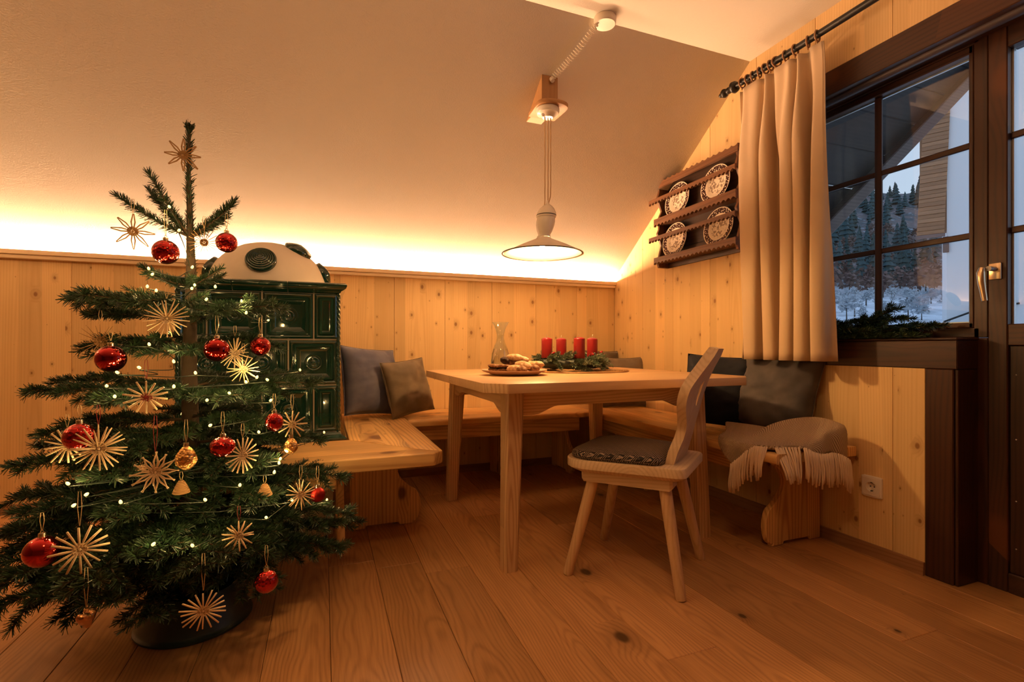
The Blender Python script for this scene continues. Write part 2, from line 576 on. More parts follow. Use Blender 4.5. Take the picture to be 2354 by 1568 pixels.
# ------------------------------------------------------------------ room measures (metres)
XR, YB = 2.165, 3.368          # right wall plane, knee wall plane
XL, YF = -3.2, -2.6            # far left wall and the wall behind the camera
ZC = 2.43                      # flat ceiling
TRIM_Z = 1.392
def slope_z(y):
    return 2.427 - 0.757 * (y - 2.041)
Y_JOINT = 2.041 - (ZC - 2.427) / 0.757
rng = random.Random(7)

# ------------------------------------------------------------------ floor: slab + planks
slab = MB().box((XL - 0.1, YF - 0.1, -0.12), (XR + 0.20, YB + 0.15, -0.016)).build('floor', plain('floor_slab', (0.05, 0.03, 0.02), 0.8), smooth=0, kind='structure')
PLK = 0.1765
ends_known = {0: [2.10, 0.15], 1: [2.02, -0.1], 2: [1.91, 0.1], 3: [0.62, 2.9], 4: [0.3, 2.45], 5: [1.137, 2.9], 6: [0.4, 2.2],
              7: [0.75, 2.75], 8: [0.2, 2.3], 9: [0.958, 2.8], 10: [0.3, 2.4], 11: [0.75, 2.6], -1: [0.5, 2.5], -2: [1.79, 0.0],
              -3: [0.6, 2.6], -4: [1.2, 3.0], -5: [0.3, 2.2], -6: [1.5], -7: [2.33, 0.4]}
k0 = int(math.floor((XL - 0.021) / PLK))
k = k0
while 0.021 + k * PLK < 2.30:
    x0, x1 = 0.021 + k * PLK, min(0.021 + (k + 1) * PLK, 2.30)
    ys = sorted([YF] + [e for e in ends_known.get(k, [rng.uniform(-0.5, 0.8), rng.uniform(1.6, 2.8)])] + [YB])
    if k not in ends_known or ys[1] - YF > 2.3:
        ys = sorted(ys + [(YF + ys[1]) / 2])
    for a, b in zip(ys, ys[1:]):
        if x0 > XR - 0.02 and b > 1.14:
            b = 1.14
        if b - a < 0.03:
            continue
        g = 0.0006
        MB().box((x0 + g, a + g, -0.016), (x1 - g, b - g, 0.0), 0.0014).build('plank', W('oak', 'Y', 'X'), slab, smooth=0)
    k += 1

# ------------------------------------------------------------------ knee wall with boards
wall_back = MB().box((XL - 0.1, YB + 0.018, 0), (XR + 0.2, YB + 0.055, 1.380)).build('wall_back', plain('wall_core', (0.35, 0.24, 0.14), 0.9), smooth=0, kind='structure')
def wall_board(parent, poly, axis, a, b, mat):
    return MB().prism(poly, axis, a, b, 0.0012).build('panel', mat, parent, smooth=0)
bx = [XR + 0.001] + [1.828 - 0.345 * i for i in range(0, 16)]
for a, b in zip(bx[1:], bx):
    wall_board(wall_back, [(a + 0.0007, 0.0), (b - 0.0007, 0.0), (b - 0.0007, 1.372), (a + 0.0007, 1.372)], 'Y', YB, YB + 0.018, W('spruce', 'Z', 'X'))
# ledge in two mouldings in front of the light cove
t = tag(MB().box((XL, YB - 0.033, 1.3665), (XR - 0.002, YB - 0.010, TRIM_Z), 0.002).build('trim_1', W('trim', 'X', 'Z'), None, kind='structure'))
MB().box((XL, YB - 0.026, 1.344), (XR - 0.004, YB - 0.0005, 1.3655), 0.003).build('lower_moulding', W('trim', 'X', 'Z'), t)
b = MB()
b.prism([(YB - 0.014, 0.0), (YB - 0.0005, 0.0), (YB - 0.0005, 0.05), (YB - 0.010, 0.05)], 'X', XL, XR - 0.002)
b.build('baseboard_back', W('base', 'X', 'Z'), None, kind='structure')

# LED strip hidden in the cove
strip = thing('led_strip', 'glowing warm light strip in the cove on top of the knee wall', 'light', (0, YB + 0.010, 1.3835))
MB().box((XL + 0.05, -0.012, -0.003), (XR - 0.02, 0.012, 0.002)).build('aluminium_profile', plain('aluminium', (0.6, 0.6, 0.6), 0.4, 1.0), strip, smooth=0)
MB().box((XL + 0.06, -0.006, 0.002), (XR - 0.03, 0.006, 0.006)).build('light_band', emitter('led_glow', LED_COL, LED_POWER), strip, smooth=0)

# ------------------------------------------------------------------ ceilings
ceil = MB().box((XL - 0.1, YF - 0.1, ZC), (XR + 0.2, Y_JOINT, ZC + 0.12)).build('ceiling', PLASTER, smooth=0, kind='structure')
ye = YB + 0.058
MB().prism([(Y_JOINT, ZC), (ye, slope_z(ye)), (ye + 0.08, slope_z(ye) + 0.08), (Y_JOINT + 0.06, ZC + 0.12), (Y_JOINT, ZC + 0.12)], 'X', XL - 0.1, XR + 0.2).build('sloped_panel', PLASTER, ceil, smooth=0)

# ------------------------------------------------------------------ right wall with window and door openings
core = plain('wall_core_right', (0.32, 0.22, 0.13), 0.9)
wb = MB()
x0, x1 = XR + 0.018, XR + 0.20
DOOR_Y0, NICHE_Y0, NICHE_Y1 = 0.10, 1.099, 1.992
SILL_Z, LINT_Z0, LINT_Z1 = 0.915, 2.030, 2.142
wb.prism([(NICHE_Y1, 0), (YB + 0.1, 0), (YB + 0.1, 1.5), (Y_JOINT, ZC + 0.1), (NICHE_Y1, ZC + 0.1)], 'X', x0, x1)
wb.box((x0, NICHE_Y0 + 0.02, 0), (x1, NICHE_Y1, SILL_Z - 0.02))
wb.box((x0, DOOR_Y0, LINT_Z0 + 0.035), (x1, NICHE_Y1, ZC + 0.1))
wb.box((x0, YF, 0), (x1, DOOR_Y0, ZC + 0.1))
wall_right = wb.build('wall_right', core, smooth=0, kind='structure')
def clip_slope(y0, y1, z0):
    if y1 <= Y_JOINT:
        return [(y0, z0), (y1, z0), (y1, ZC), (y0, ZC)]
    if y0 >= Y_JOINT:
        return [(y0, z0), (y1, z0), (y1, slope_z(y1)), (y0, slope_z(y0))]
    return [(y0, z0), (y1, z0), (y1, slope_z(y1)), (Y_JOINT, ZC), (y0, ZC)]
js = [YB, 3.0, 2.667, 2.333, 1.994]
for a, b_ in zip(js[1:], js):
    wall_board(wall_right, clip_slope(a + 0.0007, b_ - 0.0007, 0), 'X', XR, XR + 0.018, W('spruce', 'Z', 'Y'))
for a, b_ in ((1.657, 1.994), (1.319, 1.657), (1.203, 1.319)):
    y0, y1 = a + 0.0007, b_ - 0.0007
    wall_board(wall_right, [(y0, 0), (y1, 0), (y1, 0.7965), (y0, 0.7965)], 'X', XR, XR + 0.018, W('spruce', 'Z', 'Y'))
for i in range(6):
    y1 = 1.994 - i * 0.3375
    y0 = max(y1 - 0.3375, DOOR_Y0)
    wall_board(wall_right, [(y0 + 0.0007, LINT_Z1), (y1 - 0.0007, LINT_Z1), (y1 - 0.0007, ZC), (y0 + 0.0007, ZC)], 'X', XR, XR + 0.018, W('spruce', 'Z', 'Y'))
for i in range(8):
    y1 = DOOR_Y0 - i * 0.3375
    wall_board(wall_right, [(y1 - 0.3368, 0), (y1 - 0.0007, 0), (y1 - 0.0007, ZC), (y1 - 0.3368, ZC)], 'X', XR, XR + 0.018, W('spruce', 'Z', 'Y'))
MB().prism([(XR - 0.014, 0.0), (XR - 0.0005, 0.0), (XR - 0.0005, 0.05), (XR - 0.010, 0.05)], 'Y', 1.203, YB - 0.015).build('baseboard_right', W('base', 'Y', 'Z'), None, kind='structure')
FARWALL = plain('far_wall', (0.26, 0.18, 0.11), 0.8)
# walls outside the frame close the room
MB().box((XL - 0.1, YF - 0.1, 0), (XL, YB + 0.1, ZC + 0.1)).build('wall_left', FARWALL, smooth=0, kind='structure')
MB().box((XL - 0.1, YF - 0.1, 0), (XR + 0.2, YF, ZC + 0.1)).build('wall_front', FARWALL, smooth=0, kind='structure')

# ------------------------------------------------------------------ dark timber round window and door
DK = lambda al, ac: W('dark', al, ac)
tr2 = MB().box((XR - 0.002, DOOR_Y0 - 0.1, LINT_Z0), (XR + 0.16, 1.994, LINT_Z1), 0.003).build('trim_2', DK('Y', 'Z'), None, kind='structure')     # lintel beam
MB().tube([(XR + 0.052, 1.99, LINT_Z0 - 0.002), (XR + 0.052, DOOR_Y0, LINT_Z0 - 0.002)], 0.019, 16).build('roller', plain('roller_cloth', (0.055, 0.040, 0.048), 0.5), tr2)
tr3 = MB().box((XR - 0.002, NICHE_Y0, 0.797), (XR + 0.135, 1.994, SILL_Z - 0.010), 0.003).build('trim_3', DK('Y', 'Z'), None, kind='structure')   # apron beam
MB().box((XR - 0.006, NICHE_Y0 - 0.002, SILL_Z - 0.010), (XR + 0.135, 1.994, SILL_Z), 0.003).build('sill_board', DK('Y', 'X'), tr3)
tr4 = MB().box((XR - 0.002, NICHE_Y0 + 0.012, 0.0), (XR + 0.135, 1.2028, 0.796), 0.003).build('trim_4', DK('Z', 'Y'), None, kind='structure')       # post
MB().box((XR + 0.006, NICHE_Y0 + 0.001, 0.0), (XR + 0.135, NICHE_Y0 + 0.0115, 0.796), 0.002).build('side_board', DK('Z', 'X'), tr4)
MB().box((XR + 0.0, 1.9935, SILL_Z), (XR + 0.135, 2.012, LINT_Z0)).build('reveal_board', DK('Z', 'X'), tr4, smooth=0)

# window: fixed frame, sash, glazing bars, six panes
WX0, WX1 = 2.292, 2.348        # frame front and back
GX = 2.328                     # glass plane
GY0, GY1, GZ0, GZ1 = 1.130, 1.822, 0.972, 1.992
win = thing('window_1', 'dark brown casement window of six panes beside the curtain', 'window', (GX, 1.5, SILL_Z))
win['kind'] = 'structure'
def wpart(name, lo, hi, mat, bev=0.003, par=None):
    return MB().box([lo[i] - win.location[i] for i in range(3)], [hi[i] - win.location[i] for i in range(3)], bev).build(name, mat, par or win, smooth=0)
fr = wpart('outer_frame', (WX0, 1.8, SILL_Z), (WX1, 1.9935, LINT_Z0 + 0.01), DK('Z', 'Y'))
wpart('frame_head', (WX0, 1.095, GZ1 + 0.03), (WX1, 1.8, LINT_Z0 + 0.03), DK('Y', 'Z'), par=fr)
wpart('frame_foot', (WX0, 1.095, SILL_Z), (WX1, 1.8, GZ0 - 0.020), DK('Y', 'Z'), par=fr)
wpart('frame_stile', (WX0, 1.070, SILL_Z), (WX1, 1.1135, LINT_Z0 + 0.03), DK('Z', 'Y'), par=fr)
sx0 = WX0 - 0.012
sash = wpart('sash', (sx0 + 0.014, GY1, GZ0 - 0.02), (WX1, GY1 + 0.06, GZ1 + 0.03), DK('Z', 'Y'))
wpart('sash_rail', (sx0 + 0.014, GY0 - 0.015, GZ1), (WX1, GY1, GZ1 + 0.03), DK('Y', 'Z'), par=sash)
wpart('sash_rail', (sx0 + 0.014, GY0 - 0.015, GZ0 - 0.02), (WX1, GY1, GZ0), DK('Y', 'Z'), par=sash)
wpart('sash_stile', (sx0 + 0.014, GY0 - 0.016, GZ0 - 0.02), (WX1, GY0, GZ1 + 0.03), DK('Z', 'Y'), par=sash)
SPACER = plain('glazing_spacer', (0.62, 0.66, 0.72), 0.35, 0.8)
for yy in (GY0, GY1 - 0.0045):
    wpart('spacer', (GX + 0.004, yy, GZ0), (GX + 0.012, yy + 0.0045, GZ1), SPACER, 0, sash)
for zz in (GZ0, GZ1 - 0.0055):
    wpart('spacer', (GX + 0.004, GY0, zz), (GX + 0.012, GY1, zz + 0.0055), SPACER, 0, sash)
mz = [GZ0, 1.305, 1.651, GZ1]
my = [GY0, 1.470, GY1]
wpart('glazing_bar', (GX - 0.016, 1.455, GZ0), (GX - 0.003, 1.485, GZ1), DK('Z', 'Y'))
for z in mz[1:3]:
    wpart('glazing_bar', (GX - 0.015, GY0, z - 0.012), (GX - 0.003, 1.455, z + 0.012), DK('Y', 'Z'))
    wpart('glazing_bar', (GX - 0.015, 1.485, z - 0.012), (GX - 0.003, GY1, z + 0.012), DK('Y', 'Z'))
for i in range(2):
    for j in range(3):
        wpart('pane', (GX, my[i] + 0.0005, mz[j] + 0.0005), (GX + 0.003, my[i + 1] - 0.0005, mz[j + 1] - 0.0005), GLASS, 0)

wpart('frame_stile', (WX0, 1.0705, 0.0), (WX1, 1.118, SILL_Z - 0.001), DK('Z', 'Y'), par=fr)
# balcony door
dr = thing('door_1', 'dark brown balcony door with glazed top and plank bottom panel', 'door', (2.295, 0.62, 0.0))
dr['kind'] = 'structure'
def dpart(name, lo, hi, mat, bev=0.003, par=None):
    return MB().box([lo[i] - dr.location[i] for i in range(3)], [hi[i] - dr.location[i] for i in range(3)], bev).build(name, mat, par or dr, smooth=0)
DX = 2.290
dpart('stile', (DX, 1.014, 0.0), (DX + 0.06, 1.0695, LINT_Z0 + 0.03), DK('Z', 'Y'))
dpart('stile', (DX, 0.12, 0.0), (DX + 0.06, 0.20, LINT_Z0 + 0.03), DK('Z', 'Y'))
dpart('rail', (DX, 0.20, 1.955), (DX + 0.06, 1.0135, LINT_Z0 + 0.03), DK('Y', 'Z'))
dpart('rail', (DX, 0.20, 0.885), (DX + 0.06, 1.0135, 0.962), DK('Y', 'Z'))
dpart('rail', (DX, 0.20, 0.0), (DX + 0.06, 1.0135, 0.07), DK('Y', 'Z'))
dp = dpart('bottom_panel', (DX + 0.012, 0.20, 0.07), (DX + 0.045, 1.0135, 0.885), W('dark', 'Z', 'Y'))
for zz in (0.16, 0.33, 0.55, 0.78):
    s = MB().ball((DX + 0.0118 - 2.295, 0.995 - 0.62, zz), (0.0015, 0.0026, 0.0026), 8, 6).build('screw', SCREW, dr)
dpart('spacer', (DX + 0.03, 1.0085, 0.962), (DX + 0.044, 1.0135, 1.955), SPACER, 0)
for z in (1.300, 1.640):
    dpart('glazing_bar', (DX + 0.02, 0.20, z - 0.012), (DX + 0.034, 1.0135, z + 0.012), DK('Y', 'Z'))
zz = [0.962, 1.300, 1.640, 1.955]
for j in range(3):
    dpart('pane', (DX + 0.036, 0.2005, zz[j] + 0.0005), (DX + 0.039, 1.008, zz[j + 1] - 0.0005), GLASS, 0)
# lever handle
hl = MB().box((-0.004, -0.018, -0.030), (0.004, 0.018, 0.030), 0.003, 2).build('handle_rose', BRASS, dr)
hl.location = Vector((DX - 0.005, 1.046, 1.155)) - dr.location
hb = MB()
hb.tube([(0.0, 0, 0), (-0.040, 0, 0)], 0.009, 12)
hd = hb.build('handle_neck', plain('grey_metal', (0.25, 0.24, 0.24), 0.35, 0.9), hl)
hd.location = (-0.022, 0.0, 0.008)
hb = MB()
pts = [(-0.046, 0.016, 0.012), (-0.050, 0.018, -0.006), (-0.050, 0.016, -0.04), (-0.048, 0.012, -0.075), (-0.047, 0.008, -0.108)]
hb.tube(pts, [0.009, 0.0125, 0.0115, 0.0095, 0.0085], 12)
hb.build('handle_lever', BRASS, hl)

# ------------------------------------------------------------------ outside
SNOW = plain('snow', (0.72, 0.77, 0.83), 0.9, mottle=0.05)
def hill_h(D):
    return float(np.interp(D, [0, 12, 18, 45, 90, 130, 260, 420], [-0.6, 0.9, 1.75, 4.6, 10.5, 19.0, 82.0, 118.0]))
cth, sth = math.cos(YAW), math.sin(YAW)
def gpt(D, L):       # D along the viewing axis of the valley, L across
    return (L * cth + D * sth, -L * sth + D * cth)
def ground_fn(u, v):
    D = 4.0 + 380.0 * v ** 2.2
    L = lerp(0.30, 1.75, u) * D + lerp(2.5, 14.0, u) * (1 - v)
    x, y = gpt(D, L)
    amp = min(D * 0.016, 3.5)
    z = hill_h(D) + amp * (noise.noise((x * 0.07 + 3, y * 0.07, 0.3)) + 0.5 * noise.noise((x * 0.25, y * 0.25, 5.0)))
    return (max(x, 2.6), y, z - 0.5)
gm = NT('snowy_hillside')
pos = gm.sep(gm.coord('Generated'))
n1 = gm.noise(gm.node('ShaderNodeNewGeometry').outputs['Position'], 0.11, 5, 0.65)
n2 = gm.noise(gm.node('ShaderNodeNewGeometry').outputs['Position'], 0.5, 4, 0.6)
posz = gm.sep(gm.node('ShaderNodeNewGeometry').outputs['Position'])[2]
hi = gm.range(posz, 5.0, 22.0)
snowc = gm.mix(gm.range(n2, 0.42, 0.62), (0.76, 0.80, 0.86), (0.50, 0.52, 0.56))
scrub = gm.mix(gm.range(n1, 0.4, 0.6), (0.10, 0.12, 0.13), (0.21, 0.16, 0.15))
scrub = gm.mix(gm.range(n2, 0.56, 0.72), scrub, (0.45, 0.49, 0.54))
gm.base(gm.mix(hi, snowc, scrub), 0.95, 0, 0.1)
gnd = MB().grid(ground_fn, 70, 90).build('ground', gm.m, None, smooth=180, kind='structure')

# roof bracket of the balcony: two braces, boarded filling, soffit
roof = thing('balcony_roof', 'dark boarded balcony roof corner with diagonal braces outside the window', 'roof', (2.6, 2.0, 1.45))
OW = lambda al, ac: W('outside', al, ac)
def ropart(name, mb, mat):
    mb.V = [tuple(Vector(v) - roof.location) for v in mb.V]
    return mb.build(name, mat, roof, smooth=0)
def brace(y, x0, z0, x1, z1, wd, hgt):
    d = Vector((x1 - x0, 0, z1 - z0)).normalized()
    nrm = Vector((-d.z, 0, d.x)) * hgt / 2
    p = [(x0 + nrm.x, z0 + nrm.z), (x0 - nrm.x, z0 - nrm.z), (x1 - nrm.x, z1 - nrm.z), (x1 + nrm.x, z1 + nrm.z)]
    ropart('brace', MB().prism(p, 'Y', y - wd / 2, y + wd / 2, 0.006), OW('X', 'Z'))
def bz(x):
    return 1.62 + (x - 2.77) * 0.82
brace(2.0, 2.42, bz(2.42), 4.9, bz(4.9), 0.07, 0.072)
brace(2.10, 2.42, bz(2.42) - 0.05, 4.9, bz(4.9) - 0.04, 0.05, 0.05)
brace(3.1, 2.42, 2.27, 4.2, 3.75, 0.09, 0.14)
# boards filling the bracket above the brace (seams run outwards)
zt, i = 1.36, 0
while zt < 4.0:
    za, zb = zt + 0.004, zt + 0.24
    xa = 2.43
    xe0 = 2.75 + (za - 1.62) / 0.82
    xe1 = 2.75 + (zb - 1.62) / 0.82
    if xe0 > xa + 0.02:
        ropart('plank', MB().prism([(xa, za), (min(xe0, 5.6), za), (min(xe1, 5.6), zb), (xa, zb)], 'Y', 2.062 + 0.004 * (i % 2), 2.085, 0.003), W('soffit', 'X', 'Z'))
    zt += 0.244
    i += 1
for i in range(12):
    ya = 0.3 + i * 0.27
    pz = lambda x: bz(x) + 0.10 + (x - 2.4) * 0.02
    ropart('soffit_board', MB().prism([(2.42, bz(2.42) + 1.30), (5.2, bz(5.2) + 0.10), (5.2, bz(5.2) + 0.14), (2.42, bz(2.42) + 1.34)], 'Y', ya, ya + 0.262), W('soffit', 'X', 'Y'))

# neighbouring house: white rendered wall with a timber-clad gable part
hs = thing('neighbour_house', 'white rendered house with brown timber cladding seen through the window', 'house', (*gpt(9.0, 7.40), 0.0), R(-61.5))
WALLW = plain('white_render', (0.66, 0.69, 0.74), 0.9, bump=0.2, bscale=8)
MB().box((0.40, 0.0, -1.5), (14.0, 6.0, 9.0)).build('rendered_wall', WALLW, hs, smooth=0)
clad = MB().box((0.03, 0.012, 2.95), (0.399, 0.3, 6.6)).build('cladding', W('cladding', 'X', 'Z'), hs, smooth=0)
z, i = 2.90, 0
while z < 6.4:
    xl = -0.01 + (z - 2.9) * 0.045
    xr = 0.37 + (z - 2.9) * 0.035
    MB().box((xl, -0.045 - 0.012 * (i % 2), z), (xr, -0.004, z + 0.068), 0.004).build('plank', W('cladding', 'X', 'Z'), hs, smooth=0)
    z += 0.072
    i += 1
MB().box((-0.04, -0.06, 2.84), (0.38, -0.004, 2.895), 0.005).build('bottom_board', W('outside', 'X', 'Z'), hs, smooth=0)
MB().box((0.345, -0.045, 2.55), (0.43, -0.003, 2.83), 0.005).build('wall_bracket', W('outside', 'Z', 'X'), hs, smooth=0)
MB().tube([(0.36, -0.15, 1.32), (0.8, -0.08, 1.52), (1.3, -0.03, 1.60)], 0.018, 6).build('cable', DARK_HOLE, hs)
MB().box((2.02, -0.05, 2.0), (3.0, -0.005, 3.5)).build('shutter', plain('shutter_white', (0.7, 0.7, 0.72), 0.7), hs, smooth=0)
SHR = plain('shutter_red', (0.22, 0.07, 0.05), 0.7)
for i in range(20):
    MB().box((2.02, -0.075, 2.0 + i * 0.075), (3.0, -0.052, 2.04 + i * 0.075), 0.003).build('shutter_slat', SHR, hs, smooth=0)

# trees on the hillside
CON = [plain('spruce_blue', (0.035, 0.075, 0.085), 0.9, mottle=0.3), plain('spruce_dark', (0.028, 0.055, 0.055), 0.9, mottle=0.3)]
DEC = [plain('bare_crown_red', (0.17, 0.105, 0.090), 0.95, mottle=0.3), plain('frosted_scrub', (0.42, 0.46, 0.50), 0.95, mottle=0.25)]
TRK = plain('far_trunk', (0.07, 0.055, 0.045), 0.9)
tr_ = random.Random(11)
def conifer(idx):
    t = thing('spruce_tree', 'dark spruce tree on the snowy hillside', 'tree', (0, 0, 0), 0, 'spruces on the far hillside')
    m = MB()
    lay = 6
    for i in range(lay):
        zb, r = 0.10 + 0.9 * i / lay, 0.20 * (1 - i / lay) + 0.025
        n = 11
        V = [(0, 0, zb + 0.30 * (1 - i / lay * 0.45))]
        for q in range(n):
            rr = r * (1.0 if q % 2 else 0.68) * tr_.uniform(0.85, 1.15)
            V.append((rr * math.cos(2 * PI * q / n), rr * math.sin(2 * PI * q / n), zb + tr_.uniform(-0.02, 0.02)))
        m.add(V, [[0, 1 + q, 1 + (q + 1) % n] for q in range(n)])
    m.build('crown', CON[idx], t, smooth=0, normals=False)
    MB().tube([(0, 0, -0.05), (0, 0, 0.5)], [0.022, 0.012], 5).build('trunk', TRK, t, smooth=0)
    return t
def scrub_tree(idx):
    t = thing('bare_tree', ['reddish bare tree on the far hillside', 'frosted white bush on the snowy slope'][idx], ['tree', 'bush'][idx], (0, 0, 0), 0, ['bare trees on the far hillside', 'frosted bushes on the slope'][idx])
    m = MB()
    for q in range(110):
        a, e, r = tr_.uniform(0, 2 * PI), tr_.uniform(-0.6, 1.4), tr_.uniform(0.15, 0.5)
        c = Vector((math.cos(a) * math.cos(e) * r * 0.8, math.sin(a) * math.cos(e) * r * 0.8, 0.55 + math.sin(e) * r * 0.85))
        d1 = Vector((tr_.uniform(-1, 1), tr_.uniform(-1, 1), tr_.uniform(-1, 1))).normalized() * 0.085
        d2 = d1.orthogonal().normalized() * 0.085
        m.add([c - d1, c + d2 * 0.6, c + d1, c - d2 * 0.6], [[0, 1, 2, 3]])
    m.build('crown', DEC[idx], t, smooth=0, normals=False)
    MB().tube([(0, 0, -0.05), (0.01, 0, 0.6)], [0.03, 0.01], 5).build('trunk', TRK, t, smooth=0)
    return t
protos = [conifer(0), conifer(1), scrub_tree(0), scrub_tree(1)]
pk = [kids(p) for p in protos]
used = [False] * 4
def plant(i, D, L, h):
    x, y = gpt(D, L)
    amp = min(D * 0.016, 3.5)
    z = hill_h(D) + amp * (noise.noise((x * 0.07 + 3, y * 0.07, 0.3)) + 0.5 * noise.noise((x * 0.25, y * 0.25, 5.0))) - 0.5
    if not used[i]:
        o = protos[i]
        used[i] = True
    else:
        o = dup(protos[i], children=pk[i])
    o.location = (x, y, z - 0.02 * h)
    o.rotation_euler = (0, 0, tr_.uniform(0, 6.28))
    o.scale = (h * tr_.uniform(0.85, 1.2),) * 2 + (h,)
spots = []
def free(x, y, r):
    if all((x - a) ** 2 + (y - b) ** 2 > (r + c) ** 2 for a, b, c in spots):
        spots.append((x, y, r))
        return True
    return False
def forest(idx, count, d0, d1, l0, l1, h0, h1, wr):
    n, tries = 0, 0
    while n < count and tries < 6000:
        tries += 1
        D = lerp(d0, d1, tr_.random())
        L = tr_.uniform(l0, l1) * D
        h = tr_.uniform(h0, h1)
        if free(*gpt(D, L), h * wr):
            plant(tr_.choice(idx), D, L, h)
            n += 1
forest([0, 0, 1], 110, 110, 270, 0.62, 0.86, 5.5, 10.5, 0.27)
forest([2], 45, 85, 175, 0.62, 0.86, 4.0, 8.0, 0.50)
forest([3], 45, 30, 88, 0.62, 0.88, 0.9, 2.2, 0.50)
# ------------------------------------------------------------------ tiled stove
SX0, SX1, SY0, SY1 = -0.573, 0.068, 2.45, 3.09
st = thing('tiled_stove', 'dark green tiled stove with a white plastered dome standing on the corner bench', 'stove', (-0.2525, 2.77, 0.45))
def stp(mb, name, mat, par=None, smooth=35, **kw):
    mb.V = [tuple(Vector(v) - st.location) for v in mb.V]
    o = mb.build(name, mat, None, smooth, **kw)
    if par is not None and par is not st:
        o.location -= par.location
        o.parent = par
    else:
        o.parent = st
    return o
stp(MB().box((SX0 + 0.0075, SY0 + 0.0075, 0.4505), (SX1 - 0.0075, SY1 - 0.01, 1.175)), 'body', GROUT, smooth=0)
RP = [(0, -0.010), (0.0, 0.0), (0.003, 0.005), (0.009, 0.0075), (0.015, 0.003), (0.018, 0.003), (0.022, 0.0075), (0.029, 0.0075), (0.033, 0.002), (0.040, 0.0)]
def tile_mb(w, h, full):
    m = MB()
    rings = RP + ([(min(w, h) * 0.5 - 0.052, -0.006)] if full else [(min(w, h) * 0.5 - 0.012, 0.003)])
    V, F = [], []
    for ins, d in rings:
        a, b = w / 2 - ins, h / 2 - ins
        V += [(-a, -d, -b), (a, -d, -b), (a, -d, b), (-a, -d, b)]
    for i in range(len(rings) - 1):
        for q in range(4):
            F.append([i * 4 + q, i * 4 + (q + 1) % 4, i * 4 + 4 + (q + 1) % 4, i * 4 + 4 + q])
    n = (len(rings) - 1) * 4
    F.append([n, n + 1, n + 2, n + 3])
    F.append([3, 2, 1, 0])
    return m.add(V, F)
def medal_mb():
    pr = [(0.0, 0.0055), (0.008, 0.005), (0.012, 0.0015), (0.017, 0.004), (0.022, 0.0045), (0.026, 0.0015), (0.030, 0.0012), (0.034, 0.0045), (0.039, 0.004), (0.042, -0.001)]
    return MB().lathe(pr, 28, Matrix.Rotation(R(90), 4, 'X'))
tile_cache = {}
def add_tile(w, h, full, pos, rz=0):
    key = (round(w, 4), round(h, 4), full)
    if key not in tile_cache:
        o = tile_mb(w, h, full).build('tile', GLAZE, st, smooth=20, origin=(0, 0, 0))
        md = None
        if full:
            md = medal_mb().build('medallion', GLAZE, o, smooth=40, origin=(0, 0, 0))
            md.location = (0, 0.0075, 0)
        tile_cache[key] = (o, md)
        c = o
    else:
        o, md = tile_cache[key]
        c = o.copy()
        COL.objects.link(c)
        if md:
            d = md.copy()
            COL.objects.link(d)
            d.parent = c
    c.location = Vector(pos) - st.location
    c.rotation_euler = (0, 0, rz)
g = 0.0036
rows = [(0.487, 0.700, True), (0.705, 0.911, False), (0.916, 1.126, True)]
for z0, z1, half in rows:
    h, zc = z1 - z0 - g, (z0 + z1) / 2
    wide = (SX1 - SX0) / 3
    if half:
        e = [SX0, SX0 + wide / 2, SX0 + wide * 1.5, SX0 + wide * 2.5, SX1]
    else:
        e = [SX0, SX0 + wide, SX0 + 2 * wide, SX1]
    for a, b in zip(e, e[1:]):
        add_tile(b - a - 2 * g, h, b - a > 0.15, ((a + b) / 2, SY0 - 0.001, zc))
        yy = SY0 + (a - SX0), SY0 + (b - SX0)
        add_tile(b - a - 2 * g, h, b - a > 0.15, (SX1 + 0.001, (yy[0] + yy[1]) / 2, zc), PI / 2)
        add_tile(b - a - 2 * g, h, b - a > 0.15, (SX0 - 0.001, (yy[0] + yy[1]) / 2, zc), -PI / 2)
# twisted corner beads
for cx in (SX0, SX1):
    pr = []
    n = 60
    V, F = [], []
    m = MB()
    def rope(u, v, cx=cx):
        a = 2 * PI * u
        z = lerp(0.485, 1.128, v)
        r = 0.0085 + 0.0022 * math.cos(3 * a + z * 260)
        return (cx + r * math.cos(a), SY0 - 0.001 + r * math.sin(a), z)
    m.grid(rope, 18, 130, wrap_u=True)
    stp(m, 'corner_bead', GLAZE, smooth=180)
CP = [(0.0, 1.1275), (0.010, 1.132), (0.013, 1.139), (0.024, 1.144), (0.034, 1.152), (0.038, 1.162), (0.036, 1.170), (0.028, 1.175), (-0.06, 1.177)]
def strip_piece(name, prof, a, b, mitre_a, mitre_b, side):
    V = []
    for e_, mt, sg in ((a, mitre_a, -1), (b, mitre_b, 1)):
        for o_, z in prof:
            t = e_ + (sg * o_ if mt else 0)
            if side == 'front':
                V.append((t, SY0 - o_, z))
            elif side == 'right':
                V.append((SX1 + o_, t, z))
            else:
                V.append((SX0 - o_, t, z))
    n = len(prof)
    F = [[i, i + 1, n + i + 1, n + i] for i in range(n - 1)] + [list(range(n))[::-1], [n + i for i in range(n)], [0, n, 2 * n - 1, n - 1]]
    stp(MB().add(V, F), name, GLAZE, smooth=40)
PP = [(0.036, 0.4508), (0.036, 0.456), (0.030, 0.462), (0.018, 0.468), (0.010, 0.476), (0.006, 0.4845), (-0.03, 0.4845)]
for nm, prof in (('cornice_tile', CP), ('plinth_tile', PP)):
    cuts = [SX0, -0.368, -0.147, SX1]
    for i, (a, b) in enumerate(zip(cuts, cuts[1:])):
        strip_piece(nm, prof, a + (0 if i == 0 else 0.0015), b - (0 if i == 2 else 0.0015), i == 0, i == 2, 'front')
    for sd in ('right', 'left'):
        cy = [SY0, 2.66, 2.875, SY1]
        for i, (a, b) in enumerate(zip(cy, cy[1:])):
            strip_piece(nm, prof, a + (0 if i == 0 else 0.0015), b - 0.0015, i == 0, False, sd)
